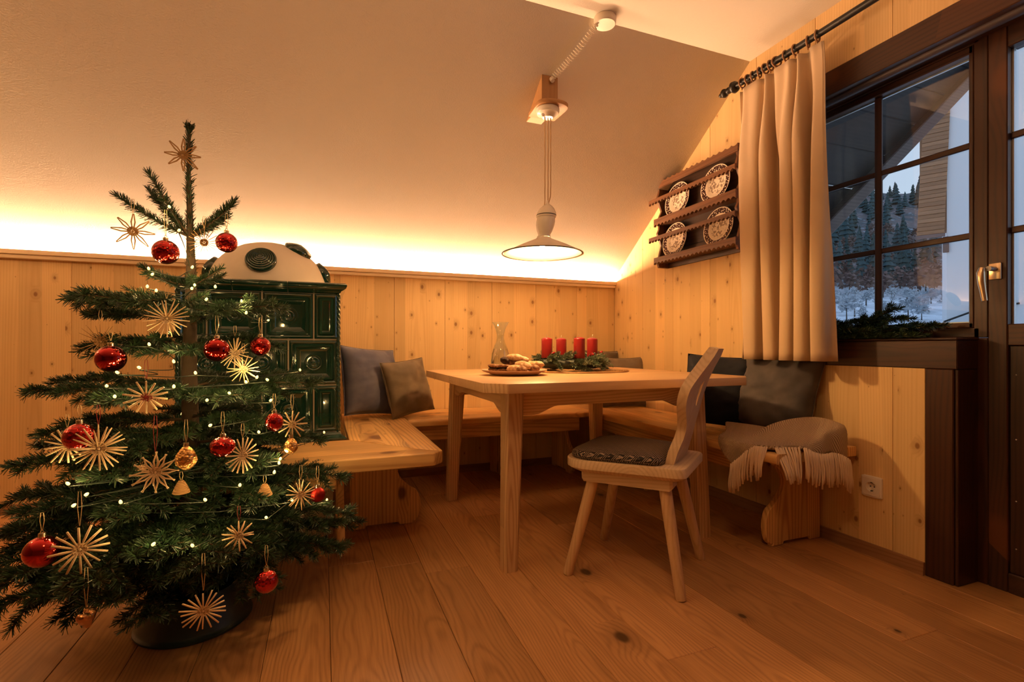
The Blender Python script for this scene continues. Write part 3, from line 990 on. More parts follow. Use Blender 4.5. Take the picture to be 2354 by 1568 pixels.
# dome with round ribbed tiles
DC, DA, DH = Vector((-0.2525, 2.77, 1.178)), 0.272, 0.225
dm = MB()
pr = [(DA * math.cos(PI / 2 * i / 16), DH * math.sin(PI / 2 * i / 16) ** 1.0) for i in range(17)]
pr = [(DA, -0.004)] + pr
pr[-1] = (0.0, DH)
dm.lathe(pr, 56, c=DC)
dome = stp(dm, 'dome', STOVE_PLASTER, smooth=60)
def cap_mb():
    pr = [(0.066, -0.012), (0.067, 0.004), (0.064, 0.010)]
    r = 0.064
    while r > 0.008:
        z = 0.010 + 0.019 * (1 - (r / 0.064) ** 2)
        pr += [(r - 0.001, z - 0.0005), (r - 0.003, z + 0.0022), (r - 0.0065, z + 0.0026), (r - 0.0085, z + 0.0005)]
        r -= 0.0088
    pr += [(0.004, 0.0315), (0.0, 0.0325)]
    return MB().lathe(pr, 36)
cap0 = None
for az, el in ((-3, 27), (62, 55), (-128, 58), (88, 20), (-84, 20), (140, 22), (-150, 20)):
    a, e = R(az), R(el)
    p = Vector((math.sin(a) * math.cos(e) * DA, -math.cos(a) * math.cos(e) * DA, math.sin(e) * DH))
    nr = Vector((p.x / DA ** 2, p.y / DA ** 2, p.z / DH ** 2)).normalized()
    if cap0 is None:
        cap0 = cap_mb().build('dome_tile', GLAZE, st, smooth=40, origin=(0, 0, 0))
        o = cap0
    else:
        o = cap0.copy()
        COL.objects.link(o)
    o.location = DC + p - st.location
    o.rotation_euler = nr.to_track_quat('Z', 'Y').to_euler()

# plastered base of the stove below the bench
MB().box((SX0 + 0.03, 2.47, 0.0), (0.045, 3.30, 0.405)).build('stove_plinth', STOVE_PLASTER, None, smooth=0)
tag(bpy.data.objects['stove_plinth'], 'plain plastered masonry plinth under the stove bench', 'plinth')

# ------------------------------------------------------------------ benches
BT, BTH = 0.450, 0.040
def bench_panel_poly(wd, h, wmax, mirror=False, u0=0.0):
    """Outline (u,z) of a scalloped bench support: straight back edge at u0, curved front."""
    pts = [(0, 0), (0.07, 0), (0.074, 0.014), (wd * 0.68, 0.014), (wd * 0.70, 0), (wd - 0.035, 0)]
    for t in range(9):
        a = -PI / 2 + PI * t / 8 * 0.95
        pts.append((wd - 0.040 + 0.042 * math.cos(a), 0.090 + 0.085 * math.sin(a) if t else 0.012))
    for t in range(11):
        q = t / 10
        a = R(215 - 100 * q)
        z = lerp(0.180, h - 0.01, q)
        dip = math.sin(PI * min(1, q * 1.02)) * 0.085
        pts.append((lerp(wd - 0.045, wd - 0.005, q) - dip, z))
    pts.append((wd, h))
    pts.append((0, h))
    return [(u0 + (-p[0] if mirror else p[0]), p[1]) for p in pts]
def nose_poly(y_front, y_back, z1=BT, th=BTH, sgn=1):
    """cross-section of a bench seat with a rounded front edge."""
    r = th * 0.45
    pts = [(y_back, z1 - th), (y_back, z1)]
    for i in range(6):
        a = PI / 2 + PI / 2 * i / 5
        pts.append((y_front + sgn * (r + r * math.cos(a)), z1 - r + r * math.sin(a)))
    for i in range(4):
        a = PI + PI / 2 * i / 3
        pts.append((y_front + sgn * (0.008 + 0.008 * math.cos(a)), z1 - th + 0.008 + 0.008 * math.sin(a)))
    return pts
def bpart(root, mb, name, mat, smooth=30):
    mb.V = [tuple(Vector(v) - root.location) for v in mb.V]
    return mb.build(name, mat, root, smooth)

# right bench under the window
rb = thing('corner_bench', 'pine bench along the window wall with a throw on its end', 'bench', (1.93, 2.15, 0))
bpart(rb, MB().prism(nose_poly(1.682, 2.149), 'Y', 1.455, 3.352, 0.0), 'seat', W('pine', 'Y', 'X'))
bpart(rb, MB().box((1.762, 1.64, 0.318), (1.786, 3.10, 0.405), 0.004), 'apron', W('pine', 'Y', 'Z'))
for y in (1.615, 2.52):
    bpart(rb, MB().prism(bench_panel_poly(0.335, 0.409, 0.33, True, 2.145), 'Y', y, y + 0.030, 0.004), 'support', W('pine', 'Z', 'X'))
# back bench along the knee wall
bb_ = thing('corner_bench', 'pine bench along the low panelled wall behind the table', 'bench', (1.08, 3.1, 0))
bpart(bb_, MB().prism(nose_poly(2.885, 3.352), 'X', 0.4665, 1.6805, 0.0), 'seat', W('pine', 'X', 'Y'))
bpart(bb_, MB().box((0.50, 2.945, 0.318), (1.62, 2.969, 0.405), 0.004), 'apron', W('pine', 'X', 'Z'))
for x in (1.115, 1.60):
    bpart(bb_, MB().prism(bench_panel_poly(0.33, 0.409, 0.33, True, 3.345), 'X', x, x + 0.030, 0.004), 'support', W('pine', 'Z', 'Y'))
# stove bench
sb = thing('stove_bench', 'broad pine bench top around the green tiled stove, cut corner at its end', 'bench', (0.0, 2.3, 0))
DIAG0, DIAG1 = (0.115, 2.405), (0.395, 2.055)
seat = [(-0.625, 1.975), (0.425, 1.975), (0.462, 2.015), (0.395, 2.055), (0.115, 2.405), (-0.625, 2.405)]
bpart(sb, MB().prism([(-0.625, 1.975), (0.422, 1.975), (0.4655, 2.018), (0.400, 2.062), (0.112, 2.404), (-0.625, 2.404)], 'Z', BT - 0.052, BT, 0.006, 3), 'front_board', W('pine', 'X', 'Y'))
bpart(sb, MB().prism([(0.1135, 2.406), (0.401, 2.063), (0.4655, 2.0195), (0.4655, 3.352), (0.1135, 3.352)], 'Z', BT - 0.052, BT, 0.004, 2), 'side_board', W('pine', 'Y', 'X'))
bpart(sb, MB().box((-0.60, 2.055, 0.320), (0.05, 2.079, 0.397), 0.004), 'apron', W('pine', 'X', 'Z'))
bpart(sb, MB().prism(bench_panel_poly(0.335, 0.397, 0.33, False, 0.122), 'Y', 2.475, 2.505, 0.004), 'support', W('pine', 'Z', 'X'))
bpart(sb, MB().prism([(2.46 - p[0] * 0.92, p[1]) for p in bench_panel_poly(0.335, 0.397, 0.33)], 'X', 0.056, 0.086, 0.004), 'support', W('pine', 'Z', 'Y'))

# ------------------------------------------------------------------ table
tb = thing('dining_table', 'square light larch table with cut corners standing in the bench corner', 'table', (1.17, 2.30, 0))
TX0, TX1, TY0, TY1, TZ = 0.555, 1.835, 1.675, 2.90, 0.745
ch = 0.075
top = [(TX0 + ch, TY0), (TX1 - ch, TY0), (TX1, TY0 + ch), (TX1, TY1 - ch), (TX1 - ch, TY1), (TX0 + ch, TY1), (TX0, TY1 - ch), (TX0, TY0 + ch)]
bpart(tb, MB().prism(top, 'Z', TZ - 0.036, TZ, 0.0025, 2), 'tabletop', W('larch', 'X', 'Y'))
LT = TZ - 0.036
legs = [(0.687, 1.825, 0.715, 1.860), (1.655, 1.830, 1.627, 1.862), (0.692, 2.785, 0.722, 2.750), (1.655, 2.785, 1.625, 2.750)]
for bx_, by_, tx_, ty_ in legs:
    m = MB()
    V = []
    for z, cx, cy, hw in ((0, bx_, by_, 0.030), (LT - 0.0005, tx_, ty_, 0.039)):
        c = 0.010
        for px, py in ((-hw + c, -hw), (hw - c, -hw), (hw, -hw + c), (hw, hw - c), (hw - c, hw), (-hw + c, hw), (-hw, hw - c), (-hw, -hw + c)):
            V.append((cx + px, cy + py, z))
    F = [[i, (i + 1) % 8, 8 + (i + 1) % 8, 8 + i] for i in range(8)] + [list(range(8))[::-1], list(range(8, 16))]
    bpart(tb, m.add(V, F), 'leg', W('larch', 'Z', 'X'), 20)
def apron_poly(a, b):
    z1, zl, zm = LT - 0.0005, 0.605, 0.638
    pts = [(a, z1), (a, zl)]
    for i in range(7):
        t = i / 6
        pts.append((a + 0.05 + 0.11 * t, lerp(zl, zm, smooth01(0, 1, t))))
    for i in range(7):
        t = i / 6
        pts.append((b - 0.16 + 0.11 * t, lerp(zm, zl, smooth01(0, 1, t))))
    pts += [(b, zl), (b, z1)]
    return pts
bpart(tb, MB().prism(apron_poly(0.752, 1.590), 'Y', 1.835, 1.860, 0.002), 'apron', W('larch', 'X', 'Z'))
bpart(tb, MB().prism(apron_poly(0.752, 1.590), 'Y', 2.745, 2.770, 0.002), 'apron', W('larch', 'X', 'Z'))
bpart(tb, MB().prism(apron_poly(1.895, 2.715), 'X', 0.695, 0.720, 0.002), 'apron', W('larch', 'Y', 'Z'))
bpart(tb, MB().prism(apron_poly(1.895, 2.715), 'X', 1.620, 1.645, 0.002), 'apron', W('larch', 'Y', 'Z'))

# ------------------------------------------------------------------ chair
chr_ = thing('wooden_chair', 'farmhouse chair with curved plank back and dark woven seat pad', 'chair', (1.177, 1.670, 0), R(38.5))
sp_ = []
def corner(cx, cy, r, a0, a1, n=6):
    return [(cx + r * math.cos(R(lerp(a0, a1, i / n))), cy + r * math.sin(R(lerp(a0, a1, i / n)))) for i in range(n + 1)]
so = corner(0.135, 0.145, 0.085, 0, 90, 8) + corner(-0.135, 0.145, 0.085, 90, 180, 8) + corner(-0.150, -0.185, 0.035, 180, 262) + corner(0.150, -0.185, 0.035, 278, 360)
so = [(x, y + (0.012 * (1 - (x / 0.2) ** 2) * (-1 if y < -0.1 else 1))) for x, y in so]
m = MB()
SZ0, SZ1 = 0.412, 0.450
V, F = [], []
lev = [(0.88, SZ0 - 0.012), (0.97, SZ0), (1.0, SZ0 + 0.006), (1.0, SZ1 - 0.005), (0.985, SZ1)]
n = len(so)
for s_, z in lev:
    V += [(x * s_, y * s_, z) for x, y in so]
for i in range(len(lev) - 1):
    for q in range(n):
        F.append([i * n + q, i * n + (q + 1) % n, (i + 1) * n + (q + 1) % n, (i + 1) * n + q])
F += [list(range(n))[::-1], [(len(lev) - 1) * n + q for q in range(n)]]
m.add(V, F).build('seat', W('ash', 'X', 'Y'), chr_, 40)
# seat pad
V, F = [], []
pad = corner(0.125, 0.135, 0.085, 0, 90, 8) + corner(-0.125, 0.135, 0.085, 90, 180, 8) + corner(-0.135, -0.095, 0.045, 180, 270) + corner(0.135, -0.095, 0.045, 270, 360)
n = len(pad)
lev = [(0.97, SZ1 + 0.0005), (1.0, SZ1 + 0.012), (0.985, SZ1 + 0.022), (0.93, SZ1 + 0.031), (0.80, SZ1 + 0.038), (0.5, SZ1 + 0.043), (0.2, SZ1 + 0.045)]
for s_, z in lev:
    V += [(x * s_, (y - 0.02) * s_ + 0.02, z) for x, y in pad]
for i in range(len(lev) - 1):
    for q in range(n):
        F.append([i * n + q, i * n + (q + 1) % n, (i + 1) * n + (q + 1) % n, (i + 1) * n + q])
F += [list(range(n))[::-1], [(len(lev) - 1) * n + q for q in range(n)]]
MB().add(V, F).build('seat_pad', PAD, chr_, 180)
# plank back with a heart-like hand hole, leaning back 18 degrees
prof = [(0.000, 0.118), (0.050, 0.116), (0.072, 0.108), (0.100, 0.092), (0.130, 0.088), (0.150, 0.096), (0.170, 0.112), (0.195, 0.136), (0.220, 0.158), (0.245, 0.172), (0.270, 0.178), (0.295, 0.174), (0.320, 0.160), (0.345, 0.138), (0.370, 0.115), (0.395, 0.098), (0.420, 0.084), (0.440, 0.066)]
bm = bmesh.new()
outl = [(hw, t) for t, hw in prof] + [(-hw, t) for t, hw in prof[::-1]]
hole = []
for i in range(20):
    a = 2 * PI * i / 20
    hole.append((0.021 * math.sin(a) * (1.15 - 0.35 * math.cos(a)), 0.268 - 0.052 * math.cos(a)))
def ringverts(pts, d):
    return [bm.verts.new((x, d, t)) for x, t in pts]
of, ob, hf, hb2 = ringverts(outl, 0.0), ringverts(outl, -0.026), ringverts(hole, 0.0), ringverts(hole, -0.026)
def loops(a, b):
    for i in range(len(a)):
        bm.faces.new([a[i], a[(i + 1) % len(a)], b[(i + 1) % len(b)], b[i]])
loops(of, ob)
loops(hf, hb2)
for o_, h_ in ((of, hf), (ob, hb2)):
    eo = [bm.edges.get((o_[i], o_[(i + 1) % len(o_)])) for i in range(len(o_))]
    eh = [bm.edges.get((h_[i], h_[(i + 1) % len(h_)])) for i in range(len(h_))]
    bmesh.ops.triangle_fill(bm, use_beauty=True, use_dissolve=False, edges=eo + eh)
bmesh.ops.recalc_face_normals(bm, faces=bm.faces)
def back_off(t):
    return float(np.interp(t, [0, 0.05, 0.12, 0.18, 0.25, 0.30, 0.34, 0.38, 0.44], [0.0, 0.012, 0.033, 0.045, 0.059, 0.073, 0.090, 0.110, 0.143]))
mb = MB().from_bm(bm)
V2 = []
for x, d, t in mb.V:
    bow = 0.16 * (x ** 2) * 1.5
    sl = (back_off(t + 0.01) - back_off(t - 0.01)) / 0.02
    q = Vector((x, -0.142 - back_off(t) + d * 1.25 + bow, SZ1 + 0.0005 + t * 0.975 + (d * sl * 0.9 if t > 0.001 else 0.0)))
    V2.append(tuple(q))
mb.V = V2
mb.build('backrest', W('ash', 'Z', 'X'), chr_, 35)
for tx_, ty_, bx_, by_ in ((-0.138, 0.122, -0.206, 0.210), (0.138, 0.122, 0.196, 0.209), (-0.118, -0.135, -0.190, -0.212), (0.118, -0.135, 0.200, -0.210)):
    m = MB()
    pts = [Vector((lerp(bx_, tx_, t), lerp(by_, ty_, t), lerp(0.0, 0.395, t))) for t in (0, 0.02, 0.5, 0.96, 1)]
    m.tube(pts, [0.0165, 0.0185, 0.0215, 0.0235, 0.0235], 14)
    mn = min(v[2] for v in m.V)
    m.V = [(v[0], v[1], max(v[2], 0.0)) for v in m.V]
    m.build('leg', W('ashleg', 'Z', 'X'), chr_, 50)
for sgn in (-1, 1):
    m = MB()
    V = []
    for yy, hw, z0 in ((-0.175, 0.034, 0.372), (-0.165, 0.040, 0.362), (0.155, 0.040, 0.362), (0.165, 0.034, 0.372)):
        xc = sgn * lerp(0.118, 0.138, (yy + 0.17) / 0.34)
        V += [(xc - hw, yy, z0), (xc + hw, yy, z0), (xc + hw * 1.1, yy, 0.3995), (xc - hw * 1.1, yy, 0.3995)]
    F = []
    for i in range(3):
        for q in range(4):
            F.append([i * 4 + q, i * 4 + (q + 1) % 4, i * 4 + 4 + (q + 1) % 4, i * 4 + 4 + q])
    F += [[3, 2, 1, 0], [12, 13, 14, 15]]
    m.add(V, F).build('batten', W('ash', 'Y', 'X'), chr_, 20)

# ------------------------------------------------------------------ cushions
def cushion(name, label, wd, ht, th, mat, loc, rot, seed, group='cushions on the benches'):
    root = thing(name, label, 'cushion', (0, 0, 0))
    nn = 26
    def surf(sgn):
        def fn(u, v):
            a, b = u * 2 - 1, v * 2 - 1
            pin = 1 - 0.055 * (1 - b * b) * 1.0
            pin2 = 1 - 0.055 * (1 - a * a)
            prof = (max(0.0, 1 - abs(a) ** 2.6) * max(0.0, 1 - abs(b) ** 2.6)) ** 0.55
            x, z = a * wd / 2 * pin, b * ht / 2 * pin2
            wr = noise.noise((x * 8 + seed * 3.1, z * 8, seed)) * 0.014 + noise.noise((x * 16 + z * 14, z * 30 - x * 10 - seed, seed * 2.0)) * 0.009
            edge = math.exp(-((1 - max(abs(a), abs(b))) * 5)) * noise.noise((x * 40, z * 40, seed)) * 0.006
            y = sgn * (th / 2 * prof + (wr + edge) * min(1, prof * 2))
            return (x, y, z + ht / 2 - 0.05 * ht * 0 )
        return fn
    m = MB()
    m.grid(surf(-1), nn, nn)
    m.grid(surf(1), nn, nn)
    bm = bmesh.new()
    me = bpy.data.meshes.new('tmp')
    me.from_pydata(m.V, [], m.F)
    bm.from_mesh(me)
    bmesh.ops.remove_doubles(bm, verts=bm.verts, dist=0.0004)
    mm = MB().from_bm(bm)
    bpy.data.meshes.remove(me)
    # rest the lowest point on the bench after tilting
    rotm = Matrix.Rotation(rot[2], 4, 'Z') @ Matrix.Rotation(rot[0], 4, 'X') @ Matrix.Rotation(rot[1], 4, 'Y')
    mm.V = [tuple(rotm @ Vector(v)) for v in mm.V]
    low = min(v[2] for v in mm.V)
    mm.V = [(v[0], v[1], v[2] - low) for v in mm.V]
    cov = mm.build('cover', mat, root, 180)
    sm = MB()
    ed = []
    for i in range(nn - 1): ed.append(surf(1)(i / (nn - 1), 0))
    for i in range(nn - 1): ed.append(surf(1)(1, i / (nn - 1)))
    for i in range(nn - 1): ed.append(surf(1)(1 - i / (nn - 1), 1))
    for i in range(nn - 1): ed.append(surf(1)(0, 1 - i / (nn - 1)))
    ed = [rotm @ Vector(p) - Vector((0, 0, low)) for p in ed]
    sm.tube(ed, 0.0022, 5, closed=True)
    sm.build('seam', mat, root, 180)
    root.location = loc
    root['group'] = group
    return root
BLUEGREY = velvet('blue_grey_velvet', (0.085, 0.090, 0.15), (0.16, 0.155, 0.21), 0.6, (0.7, 0.68, 0.75))
GREYBROWN = velvet('grey_brown_velvet', (0.11, 0.085, 0.060), (0.21, 0.16, 0.11), 0.6)
NAVY = velvet('navy_velvet', (0.006, 0.008, 0.014), (0.012, 0.014, 0.022), 0.12, (0.4, 0.45, 0.6))
GREY = velvet('dark_grey_velvet', (0.058, 0.054, 0.058), (0.125, 0.11, 0.108), 0.5)
OLIVE = velvet('olive_brown_velvet', (0.065, 0.050, 0.034), (0.12, 0.09, 0.06), 0.45)
CZ = BT + 0.0008
cushion('cushion', 'large blue-grey velvet cushion leaning against the stove', 0.40, 0.42, 0.18, BLUEGREY, (0.285, 3.085, CZ), (R(-14), R(5), R(33)), 1)
cushion('cushion', 'smaller grey-brown velvet cushion in front of the blue-grey one', 0.335, 0.345, 0.14, GREYBROWN, (0.530, 3.060, CZ), (R(-15), R(-5), R(30)), 2)
cushion('cushion', 'olive-brown cushion in the bench corner, half hidden behind the wreath', 0.40, 0.40, 0.13, OLIVE, (1.96, 3.245, CZ), (R(-10), R(3), R(4)), 3)
cushion('cushion', 'grey-brown cushion in the corner in front of the olive one', 0.36, 0.36, 0.12, GREYBROWN, (2.000, 2.995, CZ), (R(-10), 0, R(-12)), 4)
cushion('cushion', 'navy velvet cushion on the window bench behind the chair back', 0.38, 0.385, 0.12, NAVY, (1.945, 2.055, CZ), (R(-15), R(3), R(-56)), 5)
cushion('cushion', 'dark grey velvet cushion beside the folded throw under the window', 0.41, 0.385, 0.15, GREY, (2.040, 1.815, CZ), (R(-14), R(4), R(-82)), 6)

# ------------------------------------------------------------------ throw with fringe on the bench end
th_ = thing('throw_blanket', 'beige woven throw with long fringe draped over the bench end', 'blanket', (1.88, 1.60, BT))
FX, EY, TOPZ = 1.676, 1.449, BT + 0.012
def fold_front(x_over, y):          # distance past the front edge
    return x_over
def throw_pt(p, q):
    """p: metres from the wall side towards the front edge (past it: hangs), q: metres towards the bench end (past it: hangs)."""
    fx, ey = FX, EY
    z = TOPZ + 0.004 * noise.noise((p * 7, q * 7, 2.0)) + 0.005
    x, y = p, q
    if x < fx:
        d = fx - x
        r = min(d, 0.03)
        x = fx - 0.012 * math.sin(min(d / 0.03, 1) * PI / 2) - 0.004 * math.sin(q * 60)
        z -= max(0, d - 0.006)
    if y < ey:
        d = ey - y
        y = ey - 0.012 * math.sin(min(d / 0.03, 1) * PI / 2) - 0.004 * math.sin(p * 60)
        z -= max(0, d - 0.006)
    return Vector((x, y, z))
def front_drop(y):                   # how far the cloth hangs down over the front edge (negative: stops short of it)
    return float(np.interp(y, [1.455, 1.49, 1.53, 1.58, 1.66], [-0.035, -0.010, 0.020, 0.060, 0.105]))
def end_drop(x):
    return float(np.interp(x, [1.68, 1.72, 1.77, 1.82, 1.90, 2.00, 2.06], [-0.045, -0.030, 0.0, 0.022, 0.050, 0.080, 0.10]))
def y_far(u):
    return lerp(1.655, 1.985, u) + 0.012 * math.sin(u * 9.0)
def throw_fn(u, v):
    xn, yn = lerp(FX, 2.062, u), lerp(EY, y_far(u), v)
    p = lerp(FX - front_drop(yn), 2.062 - 0.095 * smooth01(0.25, 0.65, v), u)
    q = lerp(EY - end_drop(xn), y_far(u), v)
    r = throw_pt(p, q)
    r.z += 0.018 * smooth01(0.1, 0.8, u) + 0.075 * smooth01(0.40, 0.98, u) * math.sin(PI * min(1.0, 0.06 + v * 1.5)) ** 0.8 * (1 if v < 0.63 else max(0.0, 1 - (v - 0.63) * 0.3)) + 0.006 * math.sin(u * 11 + v * 5) * u
    return r - th_.location
tm = MB().grid(throw_fn, 64, 64)
tob = tm.build('cloth', THROW, th_, 180)
sol = tob.modifiers.new('thickness', 'SOLIDIFY')
sol.thickness = 0.016
sol.offset = 0.0
fr_ = MB()
frng = random.Random(5)
def tassel(p, out, ln, sway):
    pts = []
    for i in range(5):
        t = i / 4
        pts.append(p + out * (0.010 + 0.012 * math.sin(t * 2.2)) + Vector((sway[0] * t, sway[1] * t, -ln * t)) + Vector((frng.uniform(-1, 1), frng.uniform(-1, 1), 0)) * 0.002)
    fr_.tube(pts, [0.0034, 0.0042, 0.0040, 0.0036, 0.0042], 6)
for layer in range(2):
    for i in range(24):
        v = (i + 0.5 * layer) / 24
        yn = lerp(EY, y_far(0), v)
        if yn < 1.462:
            continue
        p = throw_fn(0.0, v)
        tassel(p + Vector((-0.004 * layer - (0.006 if p.z < 0 else 0.0), 0, 0.004)), Vector((-1, -0.15, 0)), 0.115 + frng.uniform(-0.012, 0.014) + 0.012 * layer, (-0.002 if front_drop(yn) > 0 else front_drop(yn) * 1.15, frng.uniform(-0.012, 0.008)))
    for i in range(34):
        u = (i + 0.5 * layer) / 34
        xn = lerp(FX, 2.062, u)
        p = throw_fn(u, 0.0)
        e_ = end_drop(xn)
        tassel(p + Vector((0, -0.004 * layer - (0.006 if e_ > 0 else 0.0), 0.004)), Vector((-0.1, -1, 0)), 0.118 + frng.uniform(-0.012, 0.014) + 0.012 * layer, (frng.uniform(-0.010, 0.012), 0.0 if e_ > 0 else e_ * 1.15))
fr_.build('fringe', FRINGE, th_, 180, kind='stuff')

# ------------------------------------------------------------------ curtain and rod
rod = thing('curtain_rod', 'black iron curtain rod with turned finial above the window', 'curtain rod', (2.045, 1.6, 2.262))
MB().tube([(0, 0.45, 0), (0, -1.75, 0)], 0.0155, 16).build('rod', BLACK_IRON, rod)
fm = MB()
fp = [(0.0, 0.100), (0.008, 0.098), (0.012, 0.090), (0.010, 0.084), (0.019, 0.076), (0.024, 0.064), (0.020, 0.052), (0.013, 0.046), (0.017, 0.040), (0.018, 0.030), (0.014, 0.020), (0.022, 0.012), (0.031, 0.0), (0.028, -0.016), (0.019, -0.024), (0.0, -0.024)]
fm.lathe(fp, 20, Matrix.Translation((0, 0.432, 0)) @ Matrix.Rotation(R(-90), 4, 'X'))
fm.build('finial', BLACK_IRON, rod, 50)
for yy in (0.36, -1.3):
    hk = MB()
    hk.tube([(0.118, yy, 0.0), (0.018, yy, -0.001)], 0.007, 10)
    hk.lathe([(0, 0), (0.022, 0), (0.022, 0.006), (0, 0.006)], 16, Matrix.Translation((0.1195, yy, 0)) @ Matrix.Rotation(R(-90), 4, 'Y'))
    hk.build('bracket', BLACK_IRON, rod)
cu = thing('curtain', 'beige cloth curtain hanging in deep folds beside the window', 'curtain', (2.045, 1.75, 2.225))
CT, CB = 2.222, 0.817
cy0, cy1 = 1.995, 1.493           # far and near edge
folds = [0.0, 0.085, 0.17, 0.255, 0.335, 0.42, 0.53, 0.68, 0.83, 1.0]
def curt(u, v):
    z = lerp(CT, CB, v)
    far = lerp(cy0, cy0 - 0.012 + 0.012 * v, v)
    near = lerp(cy1 + 0.035, cy1 - 0.012, v ** 0.7)
    # warped parameter: folds get wider towards the window
    ph = 5.1 * u ** 1.15 + 0.10 * math.sin(v * 2.6 + u * 5) + 0.35 * (1 - v) * math.sin(u * 17)
    amp = lerp(0.022, 0.074, smooth01(0.0, 0.30, v)) * lerp(0.75, 1.2, u) * (1 - 0.75 * smooth01(0.90, 1.0, u))
    s = math.sin(2 * PI * ph)
    s = math.copysign(abs(s) ** 0.7, s)
    y = lerp(far, near, u) + 0.016 * smooth01(0.02, 0.35, v) * math.sin(4 * PI * ph) * (1 - smooth01(0.93, 1.0, u)) * smooth01(0, 0.05, u)
    x = 2.050 + amp * s * 0.80 + 0.006 * math.sin(9 * u + 4 * v) * v
    if u > 0.985:
        x += 0.004
    return (x - 2.045, y - 1.75, z - 2.225)
cm = MB().grid(curt, 260, 36)
cl = cm.build('cloth', CURTAIN, cu, 180)
so_ = cl.modifiers.new('thickness', 'SOLIDIFY')
so_.thickness = 0.003
so_.offset = 0
RING = plain('ring_wood', (0.30, 0.15, 0.07), 0.4)
ryl = [1.975, 1.935, 1.905, 1.865, 1.83, 1.80, 1.765, 1.715, 1.665, 1.60, 1.555]
ring0 = None
for yy in ryl:
    if ring0 is None:
        m = MB()
        m.tube([(0.023 * math.cos(2 * PI * i / 22), 0, 0.023 * math.sin(2 * PI * i / 22)) for i in range(22)], 0.0042, 8, closed=True)
        m.tube([(0, 0, -0.026), (0, 0, -0.036)], 0.0028, 6)
        ring0 = m.build('curtain_ring', RING, cu, 180, origin=(0, 0, 0))
        o = ring0
    else:
        o = ring0.copy()
        COL.objects.link(o)
    o.location = (0, yy - 1.75, 2.257 - 2.225)
    o.rotation_euler = (0, 0, R(rng.uniform(-22, 22)))

# ------------------------------------------------------------------ wall socket
so2 = thing('wall_socket', 'white power socket on the spruce wall below the window', 'socket', (XR, 1.397, 0.291))
M90 = Matrix.Rotation(R(-90), 4, 'Y')
def holed(hw, hh, r, xf, xb, bevel):
    """rectangular cover with a round hole; front at xf, back at xb"""
    n = 40
    def sq(i, k):
        a = 2 * PI * i / n
        c, d = math.cos(a), math.sin(a)
        m = max(abs(c) / (hw - k), abs(d) / (hh - k))
        return (c / m, d / m)
    V, F = [], []
    for x, f in ((xb, lambda i: sq(i, 0)), (xf + bevel, lambda i: sq(i, 0)), (xf, lambda i: sq(i, bevel)), (xf, lambda i: (r * math.cos(2 * PI * i / n), r * math.sin(2 * PI * i / n))), (xb, lambda i: (r * math.cos(2 * PI * i / n), r * math.sin(2 * PI * i / n)))):
        V += [(x, *f(i)) for i in range(n)]
    for q in range(4):
        for i in range(n):
            F.append([q * n + i, q * n + (i + 1) % n, (q + 1) * n + (i + 1) % n, (q + 1) * n + i])
    return MB().add(V, F)
holed(0.041, 0.0445, 0.0225, -0.010, 0.0, 0.003).build('frame', WHITE_PLASTIC, so2, 30)
holed(0.0345, 0.037, 0.0205, -0.0125, -0.0102, 0.001).build('insert', WHITE_PLASTIC, so2, 30)
MB().lathe([(0.0222, 0.0122), (0.0205, 0.0122), (0.0195, 0.010), (0.0185, 0.0012), (0.0, 0.0012)], 28, M90).build('recess', WHITE_PLASTIC, so2, 40)
hl_ = MB()
for yy in (-0.0075, 0.0075):
    hl_.lathe([(0.0028, 0.0010), (0.0028, 0.0018), (0.0, 0.0018)], 10, Matrix.Translation((0, yy, 0)) @ M90)
for zz in (-0.0175, 0.0175):
    hl_.box((-0.0095, -0.0035, zz - 0.0015), (-0.0008, 0.0035, zz + 0.0015))
hl_.build('contacts', DARK_HOLE, so2, kind='stuff')

# ------------------------------------------------------------------ plate rack with four plates
pr_ = thing('plate_rack', 'dark carved wooden plate rack on the wall beside the curtain', 'rack', (XR, 2.38, 1.42))
RY0, RY1 = 2.035, 2.722
RK = lambda al, ac: W('rack', al, ac)
def rpart(name, mb, mat, smooth=30):
    mb.V = [tuple(Vector(v) - pr_.location) for v in mb.V]
    return mb.build(name, mat, pr_, smooth)
def scallop(y0, y1, z0, z1, top, n=30, amp=0.010):
    a, pts = [], []
    N = n * 4
    for i in range(N + 1):
        t = i / N
        s = amp * abs(math.sin(PI * n * t))
        pts.append((lerp(y0, y1, t), z0 + (0 if top else s)))
    up = [(lerp(y1, y0, i / N), z1 - (amp * abs(math.sin(PI * n * i / N)) if top else 0)) for i in range(N + 1)] if top else [(y1, z1), (y0, z1)]
    return (pts if not top else [(y0, z0), (y1, z0)]) + up
for i in range(5):
    z0 = 1.405 + i * 0.117
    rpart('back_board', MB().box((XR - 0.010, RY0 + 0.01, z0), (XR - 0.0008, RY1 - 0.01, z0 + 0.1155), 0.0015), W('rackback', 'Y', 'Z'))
def side_poly():
    f = [(XR - 0.001, 1.405), (2.085, 1.405)]
    for z, x in ((1.43, 2.075), (1.48, 2.085), (1.55, 2.105), (1.60, 2.085), (1.63, 2.070), (1.66, 2.085), (1.69, 2.085), (1.73, 2.080), (1.78, 2.105), (1.83, 2.085), (1.865, 2.070), (1.91, 2.085), (1.965, 2.075)):
        f.append((x, z))
    return f + [(XR - 0.001, 1.990)]
for y in (RY0, RY1 - 0.018):
    rpart('side_board', MB().prism(side_poly(), 'Y', y, y + 0.018, 0.002), RK('Z', 'X'))
rpart('crown_board', MB().prism(scallop(RY0 - 0.006, RY1 + 0.012, 1.930, 1.972, True, 16, 0.009), 'X', 2.070, 2.086, 0.0), RK('Y', 'Z'))
